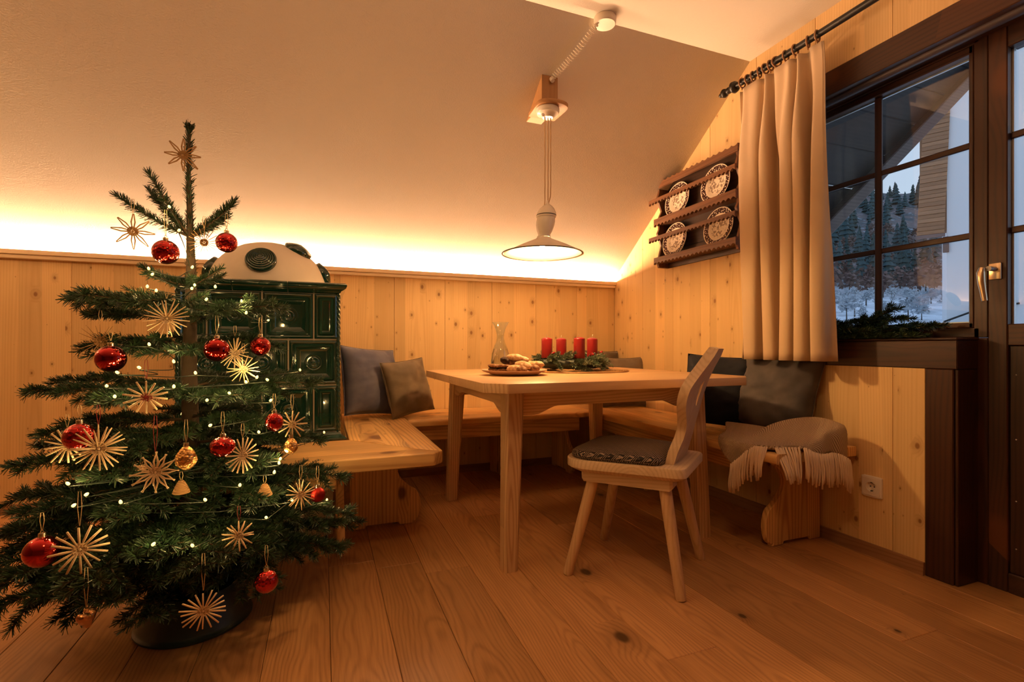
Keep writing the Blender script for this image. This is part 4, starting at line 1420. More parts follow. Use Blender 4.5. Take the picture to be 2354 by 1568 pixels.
for z0, z1 in ((1.4255, 1.470), (1.676, 1.726)):
    rpart('shelf', MB().box((2.075, RY0 + 0.019, z0 + 0.012), (XR - 0.011, RY1 - 0.019, z0 + 0.026), 0.002), RK('Y', 'X'))
    rpart('shelf_front', MB().prism(scallop(RY0 - 0.004, RY1 + 0.006, z0, z1, False, 20, 0.013), 'X', 2.058, 2.0745, 0.0), RK('Y', 'Z'))
for zc in (1.594, 1.845):
    rpart('rail', MB().prism(scallop(RY0 - 0.004, RY1 + 0.052, zc - 0.018, zc + 0.015, False, 24, 0.012), 'X', 2.052, 2.0665, 0.0), RK('Y', 'Z'))
def plate_mb(rad=0.112):
    p = [(0.0, 0.004), (0.045, 0.004), (0.058, 0.006), (0.068, 0.0125), (0.080, 0.0155), (0.105, 0.0185), (rad, 0.020), (rad, 0.0175), (0.104, 0.0155), (0.080, 0.0115), (0.066, 0.007), (0.055, 0.0015), (0.040, 0.0), (0.0, 0.0)]
    return MB().lathe(p, 56)
pl0 = plate_mb().build('painted_plate', PLATE_M, None, 40, origin=(0, 0, 0))
pls = [(2.555, 1.7135, 'upper rear painted plate on the dark rack, near the sloping ceiling'), (2.228, 1.7135, 'upper painted plate on the dark rack, next to the curtain'),
       (2.580, 1.4630, 'lower rear painted plate on the dark rack, away from the curtain'), (2.205, 1.4630, 'lower painted plate on the dark rack, next to the curtain')]
for i, (y, z, lab) in enumerate(pls):
    o = pl0 if i == 0 else dup(pl0, children=[])
    tag(o, lab, 'plate', 'painted plates on the rack')
    z -= 0.0105
    lean = R(8)
    rm = Matrix.Rotation(R(-90) + lean, 4, 'Y') @ Matrix.Rotation(rng.uniform(0, 6), 4, 'Z')
    o.rotation_euler = rm.to_euler()
    cxp = 2.122
    o.location = (cxp, y, z + 0.112 * math.cos(lean) + 0.0006)

# ------------------------------------------------------------------ pendant lamp
lp = thing('pendant_lamp', 'white enamel rise-and-fall pendant lamp hanging over the table', 'lamp', (1.075, 2.262, 2.09))
LO = Vector(lp.location)
def lpart(mb, name, mat, par=None, smooth=35):
    mb.V = [tuple(Vector(v) - LO) for v in mb.V]
    return mb.build(name, mat, par or lp, smooth)
yb0, zb0 = 2.265, 2.100
yb1 = 2.041 + (2.427 - zb0) / 0.757
lpart(MB().prism([(yb0, zb0), (yb1 - 0.003, zb0), (yb0, slope_z(yb0) - 0.002)], 'X', 1.030, 1.120, 0.002), 'wooden_bracket', W('bracket', 'Z', 'X'))
bd = []
for i in range(13):
    a = PI * i / 12
    bd.append((1.075 + 0.083 * math.cos(a), 2.255 - 0.075 * math.sin(a) ** 0.6))
lpart(MB().prism([(1.150, 2.37), (1.158, 2.255)] + bd[1:-1] + [(0.992, 2.255), (1.0, 2.37)], 'Z', 2.079, 2.0995, 0.004, 2), 'base_board', W('bracket', 'X', 'Y'))
rc = MB().lathe([(0.0, 0.0), (0.056, 0.0), (0.059, -0.004), (0.059, -0.018), (0.054, -0.027), (0.042, -0.031), (0.036, -0.038), (0.026, -0.046), (0.0, -0.047)], 28, c=(1.058, 2.255, 2.0785))
rose = lpart(rc, 'porcelain_rose', PORCELAIN)
kb = MB().ball((1.018, 2.225, 2.028), 0.009, 12, 8)
lpart(kb, 'pull_knob', PORCELAIN)
for i, (dx, zb_, ex) in enumerate(((-0.016, 1.585, -0.018), (0.001, 1.605, 0.0), (0.016, 1.602, 0.004))):
    pts = []
    for q in range(26):
        t = q / 25
        x = 1.056 + lerp(dx, dx, t) + (0 if t < 0.9 else (ex - dx) * (t - 0.9) / 0.1) + 0.0005 * math.sin(q * 1.4)
        pts.append((x, 2.250, lerp(2.033, zb_, t)))
    lpart(MB().tube(pts, 0.0026, 6), 'suspension_cord', CORD)
SH = Vector((1.024, 2.250, 1.3445))          # rim centre
def sheared(mb, top=(1.056, 1.605)):
    out = []
    for x, y, z in mb.V:
        t = (z - SH.z) / (top[1] - SH.z)
        out.append((x + lerp(SH.x, top[0], min(max(t, 0.28), 1.0)), y + SH.y, z))
    mb.V = out
    return mb
cwp = [(0.0, 1.620), (0.004, 1.616), (0.005, 1.604), (0.010, 1.596), (0.022, 1.588), (0.036, 1.574), (0.046, 1.556), (0.049, 1.543)]
lpart(sheared(MB().lathe([(r, z) for r, z in cwp] + [(0.049, 1.541), (0.0, 1.541)], 28)), 'counterweight_cap', ENAMEL_WHITE, smooth=50)
lpart(sheared(MB().lathe([(0.0505, 1.5408), (0.0505, 1.5375), (0.0, 1.5375)], 28)), 'seam_ring', DARK_RIM)
lpart(sheared(MB().lathe([(0.0, 1.537), (0.050, 1.537), (0.0495, 1.530), (0.045, 1.527), (0.047, 1.510), (0.046, 1.490), (0.040, 1.462), (0.032, 1.446), (0.030, 1.436), (0.034, 1.434), (0.034, 1.430), (0.0, 1.430)], 28)), 'counterweight_body', PORCELAIN, smooth=50)
shp = [(0.030, 1.4295), (0.036, 1.426), (0.040, 1.420), (0.070, 1.407), (0.110, 1.390), (0.160, 1.366), (0.198, 1.3475)]
inner = [(r - 0.001, z - 0.0025) for r, z in shp[::-1]]
shm = MB().lathe(shp + [(0.1995, 1.3450)] + inner, 56)
shade = lpart(sheared(shm, (1.056, 1.605)), 'lamp_shade', ENAMEL_WHITE, smooth=60)
rim = MB().tube([(SH.x + 0.1995 * math.cos(2 * PI * i / 56), SH.y + 0.1995 * math.sin(2 * PI * i / 56), 1.3455) for i in range(56)], 0.003, 8, closed=True)
lpart(rim, 'shade_rim', DARK_RIM, smooth=180)
sk = lpart(MB().lathe([(0.0, 1.425), (0.018, 1.425), (0.019, 1.390), (0.015, 1.386), (0.0, 1.386)], 16, c=(SH.x, SH.y, 0)), 'socket', PORCELAIN)
bl = lpart(MB().lathe([(0.0, 1.3865), (0.013, 1.386), (0.0145, 1.380), (0.024, 1.369), (0.0295, 1.356), (0.0295, 1.348), (0.025, 1.336), (0.014, 1.3275), (0.0, 1.325)], 24, c=(SH.x, SH.y, 0)), 'bulb', emitter('bulb_glow', BULB_COL, BULB_POWER), smooth=180)
# ceiling rose and spiral cable
cr = thing('ceiling_rose', 'round cream ceiling rose with a spiral cable running to the lamp bracket', 'ceiling rose', (1.240, 2.010, ZC))
MB().lathe([(0.0, -0.0005), (0.050, -0.0005), (0.052, -0.004), (0.051, -0.030), (0.047, -0.035), (0.0, -0.036)], 36).build('cover', CREAM_PLASTIC, cr, 40)
A, B = Vector((1.205, 2.005, 2.400)), Vector((1.078, 2.262, 2.232))
pts = []
turns, N = 25, 400
ax_ = (B - A).normalized()
e1 = ax_.orthogonal().normalized()
e2 = ax_.cross(e1)
for i in range(N + 1):
    t = i / N
    r = 0.0125 * min(1, t * 12, (1 - t) * 12)
    sag = -0.012 * math.sin(PI * t)
    a = 2 * PI * turns * t
    pts.append(A.lerp(B, t) + Vector((0, 0, sag)) + (e1 * math.cos(a) + e2 * math.sin(a)) * r - cr.location)
MB().tube([Vector(A) - cr.location + Vector((0.012, 0.002, 0.004))] + pts, 0.0030, 6).build('spiral_cable', CREAM_PLASTIC, cr, 180)
kn_ = MB().tube([B - cr.location + Vector((0, -0.006, 0.004)), B - cr.location + Vector((0.004, -0.016, -0.012))], 0.011, 10)
kn_.build('cable_grip', PORCELAIN, cr)
# ------------------------------------------------------------------ conifer twigs: needles as one quad each
nrg = np.random.RandomState(3)
def needle_quads(pts, dens, L, Wd, spread=52, under=0.35, tip=True, off=0.0):
    """needles along a polyline pts (N,3); returns verts (4n,3)."""
    P = np.asarray(pts, float)
    seg = np.diff(P, axis=0)
    sl = np.linalg.norm(seg, axis=1)
    tot = sl.sum()
    n = max(6, int(tot * dens))
    cum = np.concatenate([[0], np.cumsum(sl)])
    t = np.sort(nrg.rand(n)) * tot
    idx = np.clip(np.searchsorted(cum, t, side='right') - 1, 0, len(sl) - 1)
    f = (t - cum[idx]) / np.maximum(sl[idx], 1e-9)
    base = P[idx] + seg[idx] * f[:, None]
    T = seg[idx] / np.maximum(sl[idx], 1e-9)[:, None]
    up = np.tile(np.array([0.0, 0.0, 1.0]), (n, 1))
    S = np.cross(T, up)
    bad = np.linalg.norm(S, axis=1) < 0.15
    S[bad] = np.cross(T[bad], np.array([1.0, 0, 0]))
    S /= np.linalg.norm(S, axis=1)[:, None]
    U = np.cross(S, T)
    ph = nrg.rand(n) * 2 * PI
    low = (np.sin(ph) < -0.25) & (nrg.rand(n) > under)
    ph[low] = -ph[low]
    rad = S * np.cos(ph)[:, None] + U * np.sin(ph)[:, None]
    base = base + rad * off
    ang = np.radians(spread + nrg.randn(n) * 9)
    if tip:
        ang = ang * (1 - 0.55 * np.clip((t / tot - 0.9) / 0.1, 0, 1))
    D = T * np.cos(ang)[:, None] + rad * np.sin(ang)[:, None]
    D += U * 0.10
    D /= np.linalg.norm(D, axis=1)[:, None]
    ln = L * (0.75 + 0.4 * nrg.rand(n))
    Wv = np.cross(D, rad + nrg.randn(n, 3) * 0.5)
    Wv /= np.linalg.norm(Wv, axis=1)[:, None]
    w1, w2 = Wd / 2, Wd * 0.28
    tipp = base + D * ln[:, None] - np.array([0, 0, 1.0]) * (0.05 * ln)[:, None]
    V = np.empty((n, 4, 3))
    V[:, 0] = base - Wv * w1
    V[:, 1] = base + Wv * w1
    V[:, 2] = tipp + Wv * w2
    V[:, 3] = tipp - Wv * w2
    return V.reshape(-1, 3)
def needle_obj(name, Vs, mat, parent, loc):
    V = np.concatenate(Vs) - np.array(loc)
    n = len(V) // 4
    c = (V.min(0) + V.max(0)) / 2
    me = bpy.data.meshes.new(name)
    me.vertices.add(n * 4)
    me.vertices.foreach_set('co', (V - c).ravel())
    me.loops.add(n * 4)
    me.loops.foreach_set('vertex_index', np.arange(n * 4))
    me.polygons.add(n)
    me.polygons.foreach_set('loop_start', np.arange(n) * 4)
    me.update()
    me.materials.append(mat)
    o = bpy.data.objects.new(name, me)
    COL.objects.link(o)
    o.location = c
    o.parent = parent
    o['kind'] = 'stuff'
    return o
def bend(p0, d, L, lift, droop, n=7):
    """curved twig: starts along d, bends by lift (first half) and droop (second half)."""
    d = Vector(d).normalized()
    pts = [Vector(p0)]
    for i in range(n):
        t = (i + 1) / n
        dd = (d + Vector((0, 0, lift * (1 - t) - droop * t))).normalized()
        pts.append(pts[-1] + dd * (L / n))
    return pts
def at(pts, t):
    f = t * (len(pts) - 1)
    i = min(int(f), len(pts) - 2)
    return pts[i].lerp(pts[i + 1], f - i), (pts[i + 1] - pts[i]).normalized()
def frond(pts, L, r, step=0.062, start=0.20, ang=46, ratio=0.50, minl=0.05, sub=True):
    """flat fir frond: main twig plus paired side twigs (and their side twigs)."""
    out = [(pts, r)]
    n = int(L * (1 - start) / step)
    for i in range(n):
        t = start + (1 - start) * (i + 0.5) / max(n, 1)
        if t > 0.95:
            break
        p, d = at(pts, t)
        side = d.cross(Vector((0, 0, 1)))
        if side.length < 0.1:
            side = Vector((1, 0, 0))
        side.normalize()
        for s in (-1, 1):
            l = max(minl, (1 - t) * L * ratio + 0.035) * trg.uniform(0.8, 1.15)
            a = R(ang + trg.uniform(-8, 8))
            dd = d * math.cos(a) + side * s * math.sin(a) + Vector((0, 0, trg.uniform(-0.32, 0.26)))
            tw = bend(p, dd, l, 0.05, 0.12, 4)
            out.append((tw, r * 0.5))
            if sub and l > 0.15:
                for t2 in (0.35, 0.55, 0.75):
                    p2, d2 = at(tw, t2)
                    sd2 = d2.cross(Vector((0, 0, 1))).normalized()
                    for s2 in (-1, 1):
                        l2 = max(0.045, (1 - t2) * l * 0.55)
                        a2 = R(44 + trg.uniform(-6, 6))
                        out.append((bend(p2, d2 * math.cos(a2) + sd2 * s2 * math.sin(a2), l2, 0.03, 0.1, 3), r * 0.35))
    return out
trg = random.Random(21)

# ------------------------------------------------------------------ Christmas tree
TX, TY = -0.396, 1.842
TR = Vector((TX, TY, 0))
tree = thing('christmas_tree', 'decorated Nordmann fir standing in a dark green metal stand', 'christmas tree', TR)
trunk = MB().tube([(0, 0, 0.03), (0.004, 0, 0.4), (-0.002, 0, 0.8), (0.003, 0, 1.1), (0.0, 0, 1.26), (-0.004, 0, 1.42), (-0.003, 0, 1.580)],
                  [0.030, 0.028, 0.022, 0.0150, 0.0100, 0.0062, 0.0048], 12).build('trunk', BARK, tree, 180)
# needles on the leader and bud crown
Vs = [needle_quads([(0, 0, 0.90), (0.003, 0, 1.1), (0.0, 0, 1.26), (-0.004, 0, 1.42), (-0.003, 0, 1.585)], 1500, 0.020, 0.0027, 36, 1.0, True, 0.005)]
for q in range(5):
    a = q * 1.256
    Vs.append(needle_quads([(-0.003, 0, 1.567), (-0.003 + 0.012 * math.cos(a), 0.012 * math.sin(a), 1.588)], 2600, 0.010, 0.0026, 40, 1.0))
ldr = MB().ball((-0.003, 0, 1.584), (0.009, 0.009, 0.011), 10, 8).build('bud', TWIG, tree)
needle_obj('leader_needles', Vs, NEEDLE, tree, (0, 0, 0))
CR = Vector((cth, -sth, 0))        # to the right as seen from the room
CF = Vector((sth, cth, 0))         # away from the camera
def make_branch(z0, az_vec, L, lift, droop, dens, fr=True, r=0.0055, nl=0.021, step=0.062, ratio=0.50):
    base = Vector((0, 0, z0))
    pts = bend(base, az_vec, L, lift, droop, 8)
    tw = frond(pts, L, r, step, 0.22, 46, ratio) if fr else [(pts, r)]
    mb = MB()
    Vn = []
    for p, rr in tw:
        n = len(p)
        mb.tube(p, [max(0.0012, rr * (1 - 0.7 * i / (n - 1))) for i in range(n)], 5)
        Vn.append(needle_quads([tuple(q) for q in p] if rr != r else [tuple(q) for q in p[1:]], dens, nl, 0.0026, 52, 0.6))
    b = mb.build('branch', TWIG, tree, 180, normals=False)
    needle_obj('needles', Vn, NEEDLE, b, tuple(b.location))
    return pts
def dirv(lat, dep, up=0.0):
    return CR * lat + CF * dep + Vector((0, 0, up))
# first whorl: five bare upward shoots
for lat, dep, dz in ((-0.192, -0.06, 0.105), (-0.186, 0.07, 0.165), (-0.062, -0.10, 0.165), (0.105, 0.08, 0.135), (0.165, -0.05, 0.080)):
    v = dirv(lat, dep, dz)
    make_branch(1.232, v, v.length, -0.10, -0.16, 2600, False, 0.0048, 0.0235)
for lat, dep, dz in ((0.03, 0.16, 0.10),):
    v = dirv(lat, dep, dz)
    make_branch(1.232, v, v.length, -0.1, -0.15, 2600, False, 0.0048, 0.0235)
# second whorl: short shoots
for lat, dep, dz in ((-0.140, -0.02, 0.055), (0.118, -0.03, 0.050), (-0.05, -0.12, 0.02), (0.03, 0.13, 0.05), (-0.07, 0.10, 0.04), (0.07, -0.10, 0.01)):
    v = dirv(lat, dep, dz)
    make_branch(1.072, v, v.length, -0.05, -0.1, 2400, False, 0.0045, 0.021)
def whorl(z0, n, L, lift, droop, a0, dens=1700, step=0.062, ratio=0.5, jl=0.12, jz=0.02, spec=()):
    for i in range(n):
        a = a0 + 2 * PI * i / n + trg.uniform(-0.12, 0.12)
        l = L * trg.uniform(1 - jl, 1 + jl * 0.6)
        for sa, sl in spec:                       # hand-set lengths for the outline
            d = (a - sa + PI) % (2 * PI) - PI
            if abs(d) < PI / n:
                l = sl
        # angle 0 = right of the tree, -pi/2 = towards the room
        make_branch(z0 + trg.uniform(-jz, jz), dirv(math.cos(a), math.sin(a), 0), l, lift, droop, dens, True, 0.0052, 0.0225, step, ratio)
whorl(0.965, 9, 0.30, 0.34, 0.02, 0.06, ratio=0.60, spec=((PI, 0.335), (0.0, 0.285)))
whorl(0.865, 8, 0.27, 0.22, 0.06, 0.50, ratio=0.55)
whorl(0.735, 8, 0.36, 0.20, 0.02, 0.04, spec=((PI, 0.395), (0.0, 0.415)))
whorl(0.640, 7, 0.36, 0.12, 0.10, 0.42, ratio=0.45)
whorl(0.560, 8, 0.40, 0.10, 0.08, 0.22, spec=((PI, 0.43),))
whorl(0.455, 9, 0.44, 0.12, 0.10, 0.02, spec=((0.0, 0.485),))
whorl(0.350, 8, 0.50, 0.05, 0.20, 0.25, spec=((PI + 0.3, 0.60), (0.15, 0.50)))
whorl(0.265, 9, 0.52, 0.0, 0.20, 0.08, spec=((PI + 0.5, 0.55), (0.0, 0.48), (-PI / 2, 0.40), (-PI / 2 + 0.7, 0.42)))
whorl(0.215, 7, 0.42, 0.02, 0.20, 0.45, ratio=0.42, spec=((-PI / 2, 0.26), (-PI / 2 + 0.8, 0.28), (-PI / 2 - 0.8, 0.36)))

# two low branches that carry ornaments towards the room
make_branch(0.365, dirv(0.321, -0.445), 0.560, 0.16, 0.10, 1700)
make_branch(0.370, dirv(0.125, -0.530), 0.560, 0.16, 0.10, 1700)

# stand
std = thing('tree_stand', 'dark green metal tree stand under the fir, oval with rolled rim', 'stand', (TX + 0.012, TY + 0.012, 0))
k_ = NT('stand_green')
k_.base((0.010, 0.030, 0.024), 0.42, 0.0, 0.5)
SG = k_.m
sm_ = MB().lathe([(0.0, 0.012), (0.150, 0.012), (0.154, 0.004), (0.160, 0.0), (0.164, 0.003), (0.164, 0.009), (0.158, 0.013), (0.152, 0.020), (0.128, 0.118), (0.126, 0.120), (0.123, 0.118), (0.146, 0.022), (0.0, 0.022)], 56)
sm_.build('bowl', SG, std, 40)
hm = MB()
hm.lathe([(0.034, 0.02), (0.040, 0.02), (0.040, 0.10), (0.034, 0.10), (0.034, 0.02)], 24)
hm.build('trunk_holder', SG, std, 40)

# ------------------------------------------------------------------ fairy lights
FL = [(-0.406, 1.655, 1.277), (-0.386, 1.665, 1.214), (-0.473, 1.72, 1.107), (-0.46, 1.702, 1.089), (-0.457, 1.649, 1.048), (-0.43, 1.626, 1.035), (-0.345, 1.657, 1.058), (-0.349, 1.642, 1.046), (-0.297, 1.678, 1.057), (-0.309, 1.618, 1.014), (-0.227, 1.672, 1.016), (-0.21, 1.631, 0.979), (-0.361, 1.702, 1.115), (-0.432, 1.575, 0.886), (-0.372, 1.556, 0.84), (-0.316, 1.527, 0.81), (-0.489, 1.537, 0.814), (-0.444, 1.541, 0.826), (-0.499, 1.498, 0.783), (-0.471, 1.462, 0.759), (-0.354, 1.481, 0.778), (-0.198, 1.541, 0.782), (-0.176, 1.576, 0.792), (-0.149, 1.587, 0.784), (-0.231, 1.49, 0.757), (-0.277, 1.46, 0.743), (-0.137, 1.535, 0.729), (-0.269, 1.453, 0.679), (-0.162, 1.497, 0.648), (-0.111, 1.516, 0.567), (-0.113, 1.508, 0.557), (-0.124, 1.492, 0.536), (-0.2, 1.443, 0.522), (-0.271, 1.411, 0.501), (-0.439, 1.398, 0.518), (-0.551, 1.437, 0.562), (-0.535, 1.418, 0.515), (-0.139, 1.446, 0.43), (-0.368, 1.367, 0.421), (-0.291, 1.376, 0.404), (-0.08, 1.505, 0.452), (-0.511, 1.417, 0.538)]
BACK = [(0.10, 0.30, 0.98), (-0.22, 0.22, 0.93), (0.30, 0.12, 0.80), (-0.33, 0.10, 0.78), (0.05, 0.40, 0.70), (-0.25, 0.33, 0.62), (0.33, 0.26, 0.56), (-0.40, 0.16, 0.50), (0.0, 0.46, 0.44), (0.40, 0.10, 0.36), (-0.36, 0.34, 0.32)]
fl = thing('fairy_lights', 'string of small warm fairy lights wound around the fir', 'string lights', (TX, TY, 0.9))
FLO = Vector(fl.location)
FAIRY = emitter('fairy_glow', FAIRY_COL, FAIRY_POWER)
GREENWIRE = plain('green_wire', (0.012, 0.022, 0.014), 0.5)
allb = [Vector(p) for p in FL] + [TR + CR * a + CF * b + Vector((0, 0, c)) for a, b, c in BACK]
bulb0 = None
for p in allb:
    if bulb0 is None:
        bulb0 = MB().lathe([(0.0, -0.0035), (0.0028, -0.0024), (0.0036, 0.0), (0.0033, 0.0032), (0.0017, 0.006), (0.0, 0.0068)], 10).build('bulb', FAIRY, fl, 180, origin=(0, 0, 0))
        o = bulb0
    else:
        o = bulb0.copy()
        COL.objects.link(o)
    pl_ = bpy.data.lights.new('fairy_light', 'POINT')
    pl_.energy = FAIRY_WATT
    pl_.color = (1.0, 0.62, 0.22)
    pl_.shadow_soft_size = 0.003
    po_ = bpy.data.objects.new('fairy_light', pl_)
    COL.objects.link(po_)
    po_.parent = fl
    po_.location = p - FLO + Vector((0, 0, 0.011))
    o.location = p - FLO
    o.rotation_euler = (trg.uniform(-1, 1), trg.uniform(-1, 1), 0)
order = sorted(allb, key=lambda p: -p.z)
wp = []
for a, b in zip(order, order[1:]):
    ta = math.atan2(a.y - TY, a.x - TX)
    tb_ = math.atan2(b.y - TY, b.x - TX)
    dt = (tb_ - ta + PI) % (2 * PI) - PI
    ra, rb_ = math.hypot(a.x - TX, a.y - TY), math.hypot(b.x - TX, b.y - TY)
    for q in range(8):
        t = q / 8
        r = lerp(ra, rb_, t) * (1 - 0.42 * math.sin(PI * t))
        an = ta + dt * t
        wp.append(Vector((TX + r * math.cos(an), TY + r * math.sin(an), lerp(a.z, b.z, t) - 0.012 * math.sin(PI * t) - 0.006)) - FLO)
wob = MB().tube(wp, 0.0013, 5).build('wire', GREENWIRE, fl, 180, normals=False)

# ------------------------------------------------------------------ ornaments
def hanger(root, top, h, mat=THREAD, w=0.004, par='hanger'):
    m = MB()
    m.tube([(-0.0005, 0, top), (-w, 0, top + h * 0.55), (-w * 0.6, 0, top + h), (w * 0.6, 0, top + h), (w, 0, top + h * 0.55), (0.0005, 0, top)], 0.0007, 5)
    m.build('hanger', mat, root, 180)
def straw_star(label, pos, rad, n, thick, mat, seed, style='flat', hang=0.05, red=False, tilt=(0, 0)):
    g_ = random.Random(seed)
    root = thing('straw_star', label, 'straw star', pos, 0, 'straw stars on the fir')
    face = Vector((-pos[0], -pos[1], 0)).normalized()          # roughly towards the room
    yaw = math.atan2(face.y, face.x) + PI / 2 + R(tilt[0])
    rm = Matrix.Rotation(yaw, 4, 'Z') @ Matrix.Rotation(R(tilt[1]), 4, 'X')
    m = MB()
    for i in range(n):
        a = 2 * PI * i / n + g_.uniform(-0.05, 0.05) + PI / 2
        cone = {'flat': 0.05, 'ball': 0.45, 'double': 0.06}[style] * g_.uniform(-1, 1)
        l = rad * g_.uniform(0.90, 1.03) * (1 if style != 'ball' else math.cos(cone * 0.6))
        d = Vector((math.cos(a) * math.cos(cone), math.sin(cone), math.sin(a) * math.cos(cone)))
        if style == 'double':
            sd = Vector((-math.sin(a), 0, math.cos(a)))
            for s in (-1, 1):
                p0 = sd * (s * rad * 0.02) + d * 0.004
                p1 = d * rad * 0.5 + sd * (s * rad * 0.085)
                p2 = d * l + sd * (s * rad * 0.015 if seed % 2 else -s * rad * 0.03)
                m.tube([p0, p1, p2], [thick, thick * 1.1, thick * 0.8], 5, M=rm)
        else:
            m.tube([d * 0.006, d * l * 0.55, d * l], [thick * 0.7, thick, thick * (0.55 if style == 'ball' else 0.9)], 6, M=rm)
    m.build('rays', mat, root, 180)
    bmesh_ = MB()
    for i in range(5):
        rr = rad * (0.10 + 0.035 * i)
        bmesh_.tube([rm @ Vector((rr * math.cos(2 * PI * q / 14), 0.0025 * math.sin(q * 2.4 + i) * 1.5, rr * math.sin(2 * PI * q / 14))) for q in range(14)], 0.0011, 4, closed=True)
    bmesh_.ball((0, 0, 0), rad * 0.07, 8, 6)
    bmesh_.build('binding', RED_THREAD if red is True else mat, root, 180)
    if hang:
        hanger(root, rad * 0.98, hang, RED_THREAD if red == 2 or red is True else THREAD)
    return root
SX_ = [
 ('slender brown straw star tied to the leader at the tree top', (-0.409, 1.812, 1.481), 0.053, 8, 0.0020, STRAW_BROWN, 1, 'double', 0, False, (0, 0)),
 ('eight-pointed brown straw star hanging from the left top shoot', (-0.503, 1.692, 1.208), 0.053, 8, 0.0017, STRAW_BROWN, 3, 'double', 0.040, False, (8, 0)),
 ('thin wheel-shaped straw star beside the trunk below the top shoots', (-0.326, 1.680, 1.187), 0.043, 20, 0.0010, STRAW_BROWN, 4, 'flat', 0.035, False, (-6, 0)),
 ('bushy pale straw star in front of the trunk, highest of the thick ones', (-0.379, 1.520, 0.954), 0.053, 22, 0.0019, STRAW, 6, 'ball', 0.03, False, (4, 0)),
 ('fine brown straw star behind the left branch beside a red ball', (-0.560, 1.640, 0.894), 0.055, 22, 0.0010, STRAW_BROWN, 8, 'ball', 0.03, False, (10, 8)),
 ('straw star with a red thread centre and red loop', (-0.397, 1.425, 0.759), 0.0455, 14, 0.0024, STRAW, 10, 'flat', 0.045, True, (0, 28)),
 ('largest thick straw star, overlapping a red ball on the left', (-0.480, 1.395, 0.647), 0.0565, 24, 0.0024, STRAW, 12, 'ball', 0.045, 2, (6, 4)),
 ('twelve-rayed double straw star on a long red loop in the middle', (-0.366, 1.378, 0.586), 0.049, 12, 0.0018, STRAW, 14, 'double', 0.085, 2, (0, 0)),
 ('narrow pale straw star beside the middle red ball, seen half turned', (-0.192, 1.430, 0.601), 0.048, 18, 0.0019, STRAW, 16, 'flat', 0.035, False, (38, 0)),
 ('straw star hanging over the bench edge beside a red ball on the right', (-0.081, 1.530, 0.660), 0.041, 12, 0.0023, STRAW, 18, 'flat', 0.045, False, (-10, 0)),
 ('whitish straw star at the right edge beside a matt red ball', (-0.057, 1.490, 0.469), 0.043, 18, 0.0018, STRAW, 20, 'ball', 0.04, False, (20, 0)),
 ('broad straw star low on the left beside a dark red ball', (-0.496, 1.345, 0.437), 0.053, 16, 0.0026, STRAW, 22, 'flat', 0.075, False, (8, 0)),
 ('small pointed straw star low on the right of the fir', (-0.192, 1.370, 0.416), 0.039, 14, 0.0024, STRAW, 24, 'ball', 0.035, 2, (0, 0)),
 ('lowest straw star, hanging in front of the tree stand', (-0.256, 1.312, 0.273), 0.0485, 20, 0.0019, STRAW, 26, 'flat', 0.085, False, (0, 10)),
 ('brown straw star half hidden behind a red ball near the stove', (-0.238, 1.625, 0.862), 0.050, 20, 0.0017, STRAW, 28, 'ball', 0.03, False, (30, 0)),
 ('straw star peeping out under a branch in front of the stove', (-0.212, 1.590, 0.816), 0.044, 18, 0.0018, STRAW, 30, 'ball', 0.03, False, (-10, 15)),
 ('straw star behind the red ball at the left edge of the fir', (-0.560, 1.455, 0.648), 0.044, 16, 0.0022, STRAW, 32, 'flat', 0.03, False, (25, 0)),
]
for a in SX_:
    straw_star(*a)
def bauble(label, pos, r, mat, hang=0.045, squash=1.0):
    root = thing('bauble', label, 'bauble', pos, 0, 'red glass balls on the fir')
    MB().ball((0, 0, 0), (r, r, r * squash), 28, 18).build('ball', mat, root, 180)
    cp = MB().lathe([(0.0068, r * squash - 0.003), (0.0070, r * squash + 0.005), (0.0060, r * squash + 0.0075), (0.0, r * squash + 0.008)], 14)
    cp.tube([(0.003 * math.cos(q * PI / 4), 0, r * squash + 0.0105 + 0.003 * math.sin(q * PI / 4)) for q in range(8)], 0.0007, 5, closed=True)
    cp.build('cap', SILVER, root, 40)
    hanger(root, r * squash + 0.012, hang)
BBL = [
 ('uppermost large red glass ball, left of the trunk', (-0.421, 1.678, 1.152), 0.0345, RED_CRACK, 0.075, 1),
 ('red glass ball on the right top shoot in front of the stove dome', (-0.273, 1.711, 1.197), 0.0300, RED_CRACK, 0.045, 1),
 ('shiny red ball on the left beside a fine brown straw star', (-0.517, 1.578, 0.849), 0.0345, RED_SHINY, 0.03, 1),
 ('smooth red glass ball in front of the upper stove tiles', (-0.276, 1.580, 0.872), 0.0330, RED_SHINY, 0.05, 1),
 ('crackled red ball further right in front of the stove tiles', (-0.175, 1.655, 0.882), 0.0285, RED_CRACK, 0.045, 1),
 ('crackled red ball behind the largest straw star', (-0.527, 1.428, 0.671), 0.0320, RED_CRACK, 0.03, 1),
 ('ribbed red ball in the middle right of the fir', (-0.235, 1.420, 0.629), 0.0300, RED_CRACK, 0.05, 0.86),
 ('small red crackled ball under the right branch near the bench', (-0.125, 1.505, 0.673), 0.0235, RED_CRACK, 0.04, 1.1),
 ('small matt red ball at the right edge of the fir', (-0.014, 1.539, 0.451), 0.0215, RED_MATT, 0.05, 1),
 ('dark red shiny ball at the lower left edge of the fir', (-0.576, 1.382, 0.430), 0.0335, RED_SHINY, 0.04, 1),
 ('red crackled ball low on the right above the floor', (-0.131, 1.366, 0.296), 0.0275, RED_CRACK, 0.05, 1),
]
for a in BBL:
    bauble(*a)
